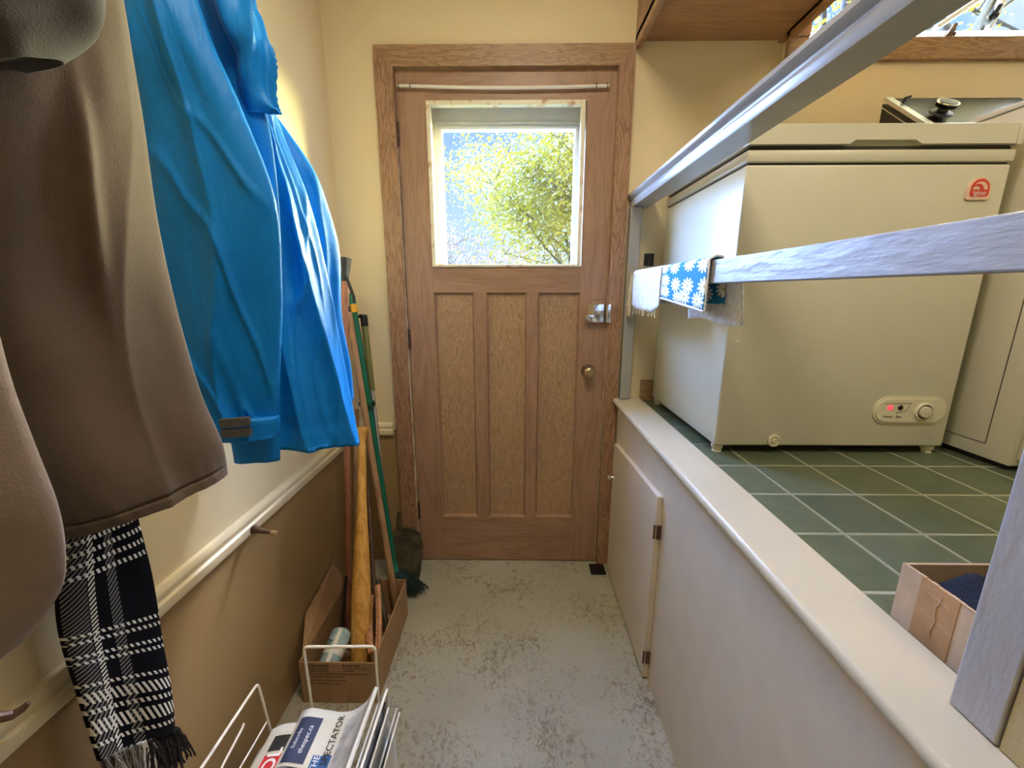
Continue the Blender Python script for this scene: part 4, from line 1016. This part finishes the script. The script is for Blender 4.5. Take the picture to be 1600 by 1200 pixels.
# ------------------------------------------------------------------ newspaper rack
nr = thing('magazine_rack', 'white wire magazine rack standing on the floor full of newspapers', 'magazine rack', (-.46, .62, 0))
rw = .0033
def wire(nm, pts, r=rw):
    # round the corners
    P = [Vector(p) for p in pts]; out = [P[0]]
    for i in range(1, len(P)-1):
        a = P[i]+(P[i-1]-P[i]).normalized()*min(.012, (P[i-1]-P[i]).length*.4); c = P[i]+(P[i+1]-P[i]).normalized()*min(.012, (P[i+1]-P[i]).length*.4)
        for t in (0, .25, .5, .75, 1): out.append(a*(1-t)**2+P[i]*2*t*(1-t)+c*t*t)
    out.append(P[-1]); b = MB().tube(out, r, 8); return b.build(nm, M['whitewire'], nr, True)
wire('end_loop', [(-.50, .80, .006), (-.502, .80, .421), (-.332, .80, .424), (-.34, .80, .006)])
wire('side_frame', [(-.60, .80, .006), (-.626, .80, .314), (-.626, .38, .314), (-.60, .38, .006)])
wire('side_frame', [(-.325, .80, .006), (-.311, .80, .305), (-.311, .38, .305), (-.325, .38, .006)])
wire('end_loop', [(-.50, .38, .006), (-.502, .38, .21), (-.332, .38, .21), (-.34, .38, .006)])
wire('divider_wire', [tuple(atX(381, 1130, -.600)), tuple(atX(379, 1137, -.600)), tuple(atX(350, 1192, -.600)), (-.60, .47, .24), (-.60, .47, .02)], .0026)
for y in (.38, .80): wire('base_wire', [(-.60, y, .006), (-.325, y, .006)])
for x in (-.60, -.52, -.42, -.325): wire('base_wire', [(x, .38, .006), (x, .80, .006)])
for z in (.10, .20):
    for x0, x1_ in ((-.60, -.626), (-.325, -.311)):
        xx = x0+(x1_-x0)*z/.31; wire('side_wire', [(xx, .38, z), (xx, .80, z)], .0022)

# the big folded newspaper on top: profile across x (from photograph), swept along y
def sheet(name, label, prof, y0, y1, th, mat, skew=0.0, sag=.0, grp='newspapers in the wire rack', curl=0.0):
    t_ = thing(name, label, 'newspaper', (prof[0][0], (y0+y1)/2, prof[0][1]-.02), grp)
    P = [Vector((x, 0, z)) for x, z in prof]; N = 30; K = 14; vs = []; uv = []
    def pt(s, t):
        c = crom(P, s); return Vector((c.x+skew*(t-1)*.2, y0+(y1-y0)*t, c.z+sag*math.sin(PI*t)-curl*(1-t)*.02))
    for sd in (0, 1):
        for j in range(K+1):
            for i in range(N+1):
                s = i/N; t = j/K; p0 = pt(s, t); d = pt(min(s+.02, 1), t)-pt(max(s-.02, 0), t); n_ = Vector((-d.z, 0, d.x)).normalized()
                vs.append(p0+n_*(th if sd else 0)); uv.append((s, t))
    S = (N+1)*(K+1); fs = []
    for sd in (0, 1):
        for j in range(K):
            for i in range(N): a = sd*S+j*(N+1)+i; fs.append((a, a+1, a+N+2, a+N+1))
    for j in range(K):
        for i in (0, N): a = j*(N+1)+i; fs.append((a, a+N+1, S+a+N+1, S+a))
    for i in range(N):
        for j in (0, K): a = j*(N+1)+i; fs.append((a, a+1, S+a+1, S+a))
    b = MB().add(vs, fs, uv); b.build('pages', mat, t_, 'all')
    def on_(s, t, up=.0006):
        p0 = pt(s, t); d = pt(min(s+.02, 1), t)-pt(max(s-.02, 0), t); n_ = Vector((-d.z, 0, d.x)).normalized(); return p0+n_*(th+up), d.normalized(), n_
    def patch(nm, s0, s1, t0, t1, m_, up=.0006):
        vs = []; nI, nJ = 10, 8
        for j in range(nJ+1):
            for i in range(nI+1): vs.append(on_(s0+(s1-s0)*i/nI, t0+(t1-t0)*j/nJ, up)[0])
        fs = [(j*(nI+1)+i, j*(nI+1)+i+1, (j+1)*(nI+1)+i+1, (j+1)*(nI+1)+i) for j in range(nJ) for i in range(nI)]
        return MB().add(vs, fs).build(nm, m_, t_)
    return t_, on_, patch
prof = [(-.515, .232), (-.495, .250), (-.46, .246), (-.42, .240), (-.385, .248), (-.350, .278), (-.326, .322)]
t_, on_, patch = sheet('newspaper', 'folded broadsheet newspaper with black masthead on top in the rack', prof, .44, .785, .009, M['paper'])
patch('advert_panel', .13, .35, .66, .94, M['pnavy'])
patch('photo_panel', .10, .35, .44, .64, M['paperd'])
patch('masthead_block', .40, .60, .40, .72, M['pblue'])
patch('page_columns', .62, .97, .10, .95, M['paperg'], .0005)
p_, d_, n_ = on_(.445, .67, .0014); text('masthead_text', 'THE', p_, (0, 1, 0), -d_, .018, M['pwhite'], t_)
p_, d_, n_ = on_(.535, .815, .0016); text('masthead_text', 'SPECTATOR', p_, (0, 1, 0), -d_, .0215, M['ptext'], t_, bold=.01, font_w=.9)
p_, d_, n_ = on_(.27, .80, .0014); text('advert_text', 'thespec.ca', p_, (0, 1, 0), -d_, .014, M['pwhite'], t_)
p_, d_, n_ = on_(.19, .80, .0014); text('advert_text', 'Subscribe', p_, (0, 1, 0), -d_, .011, M['pwhite'], t_)
prof2 = [(-.578, .215), (-.555, .228), (-.53, .234), (-.500, .236)]
t_, on_, patch = sheet('newspaper', 'newspaper with red banner and white letters left of the broadsheet', prof2, .43, .765, .006, M['paper'])
patch('red_banner', .34, .92, .0, .80, M['red'])
patch('black_block', .34, .92, .82, .92, M['ptext'])
p_, d_, n_ = on_(.64, .72, .0012); text('banner_text', 'VOL', p_, (0, 1, 0), -d_, .040, M['pwhite'], t_, bold=.02)
prof3 = [(-.596, .185), (-.588, .200), (-.57, .206), (-.545, .208)]
sheet('newspaper', 'grey newspaper edge lowest at the left wire of the rack', prof3, .42, .735, .006, M['paperg'])
# standing folded papers at the right
random.seed(21)
labs = ['standing newspaper next to the curled broadsheet page', 'dark inked newspaper standing second from the broadsheet', 'white-edged newspaper standing in the middle of the upright ones', 'grey newspaper standing against the right wires', 'rumpled newspaper leaning outermost over the right wires']
for i, (x, zt, yf, m_) in enumerate(((-.330, .290, .775, 'paper'), (-.322, .275, .79, 'paperd'), (-.306+.0, .285, .77, 'paper'), (-.300, .262, .785, 'paperg'), (-.292, .275, .765, 'paper'))):
    x += (0, .001, -.002+.0, .003, .006)[i]
    pr = [(x+.004, .02), (x-.004+.001*i, .12), (x-.002, .20), (x+.006+.002*i, zt)]
    pr = [(q[0], q[1]) for q in pr]
    sheet('newspaper', labs[i], pr, .40, yf, .0035, M[m_], sag=0)
sheet('newspaper', 'bent paper leaf curling behind the red banner newspaper', [(-.53, .222), (-.520, .236), (-.505, .242), (-.49, .238)], .70, .795, .002, M['paperg'])

# ------------------------------------------------------------------ OUTSIDE
def leafmat(name, c):
    m, n, l, b = new_mat(name); setin(b, rough=.5); b.inputs['Base Color'].default_value = (*c, 1)
    out = [x for x in n if x.type == 'OUTPUT_MATERIAL'][0]
    tl = n.new('ShaderNodeBsdfTranslucent'); tl.inputs[0].default_value = (*c, 1)
    ms = n.new('ShaderNodeMixShader'); ms.inputs[0].default_value = .45
    oi = n.new('ShaderNodeTexCoord'); z = n.new('ShaderNodeTexNoise'); z.inputs['Scale'].default_value = 1.6; l.new(oi.outputs['Object'], z.inputs[0])
    r = n.new('ShaderNodeValToRGB'); r.color_ramp.elements[0].color = (*[x*.7 for x in c], 1); r.color_ramp.elements[1].color = (min(1, c[0]*1.25), min(1, c[1]*1.1), c[2], 1)
    r.color_ramp.elements[0].position = .35; r.color_ramp.elements[1].position = .65
    l.new(z.outputs['Fac'], r.inputs[0]); l.new(r.outputs[0], b.inputs['Base Color']); l.new(r.outputs[0], tl.inputs[0])
    l.new(b.outputs[0], ms.inputs[1]); l.new(tl.outputs[0], ms.inputs[2]); l.new(ms.outputs[0], out.inputs[0]); return m
M['leaf'] = leafmat('spring_maple_leaf', (.175, .165, .014))
M['bud'] = leafmat('pinkish_bud', (.14, .09, .07))
M['bark'] = plain('grey_bark', (.06, .05, .04), .9, var=.3, nscale=12, bump=.5, bscale=30)
M['grass'] = plain('lawn_grass', (.03, .05, .01), .9, var=.3, nscale=4)
M['siding'] = plain('pale_siding', (.12, .10, .08), .8)
b = MB().box(-40, 40, 1.95, 80, -.9, -.8); struct(b.build('lawn', M['grass']))
def tree(name, label, base, h, r, nleaf, seed, leaf, lm, lean=(0, 0), levels=4, spread=.75, first=.25, clumpy=.30):
    random.seed(seed); t_ = thing(name, label, 'tree', base); base = Vector(base)
    wood_ = MB(); tips = []
    def grow(p, d, L, rad, lev):
        pts = [p]; q = p.copy(); dd = d.copy()
        for i in range(5):
            dd = (dd+Vector((random.uniform(-.16, .16), random.uniform(-.16, .16), random.uniform(-.06, .12)))).normalized(); q = q+dd*(L/5); pts.append(q.copy())
        wood_.tube(pts, [rad*(1-.10*i) for i in range(6)], 6 if lev > 1 else 10)
        if lev >= levels-1: tips.extend(pts[2:])
        if lev >= levels: return
        for k_ in range(5 if lev < 2 else 4):
            i = random.choice((2, 3, 4, 5)); az_ = random.uniform(0, 2*PI)
            side = Vector((math.cos(az_), math.sin(az_), random.uniform(.0, .6))).normalized()
            grow(pts[i], (dd*(1-spread)+side*spread).normalized(), L*random.uniform(.55, .75), rad*.5, lev+1)
    grow(base, Vector((lean[0], lean[1], 1)).normalized(), h*.42, r, 0)
    wood_.build('trunk', M['bark'], t_, True)
    vs = []; fs = []
    for i in range(nleaf):
        c = random.choice(tips)+Vector((random.gauss(0, clumpy), random.gauss(0, clumpy), random.gauss(0, clumpy*.8)))
        a = Vector((random.gauss(0, 1), random.gauss(0, 1), random.gauss(0, 1))).normalized(); q = a.orthogonal().normalized(); w_ = a.cross(q)
        s = leaf*random.uniform(.6, 1.2); o_ = len(vs)
        vs += [c-q*s, c+w_*s*.45-q*.1*s, c+q*s+a*s*.2, c-w_*s*.45-q*.1*s]; fs.append((o_, o_+1, o_+2, o_+3))
    MB().add(vs, fs).build('foliage', lm, t_, False, False)
    return t_
tree('maple_tree', 'yellow-green spring tree seen through the door glass', (1.35, 9.0, -.8), 8.0, .10, 62000, 8, .038, M['leaf'], spread=.72, clumpy=.30)
tree('budding_tree', 'thin pinkish budding tree low at the left of the door glass', (-1.0, 12.5, -.8), 6.0, .05, 2600, 12, .04, M['bud'], levels=4, clumpy=.2)
tree('window_tree', 'leafy tree with stout trunk seen through the upper right window', (8.75, 12.6, -.8), 22.0, .26, 22000, 31, .07, M['leaf'], spread=.7, clumpy=.35)
hs = thing('garden_shed', 'low tan shed roof just above the lower edge of the door glass', 'shed', (-1.2, 16, -.8))
b = MB().box(-4.2, 1.5, 16, 19, -.8, 1.35); b.build('shed_wall', M['siding'], hs)
b = MB().prism([(-4.4, 15.7, 1.35), (-4.4, 19.3, 1.35), (-4.4, 17.5, 2.1)], (6.1, 0, 0)); b.build('shed_roof', M['bark'], hs)
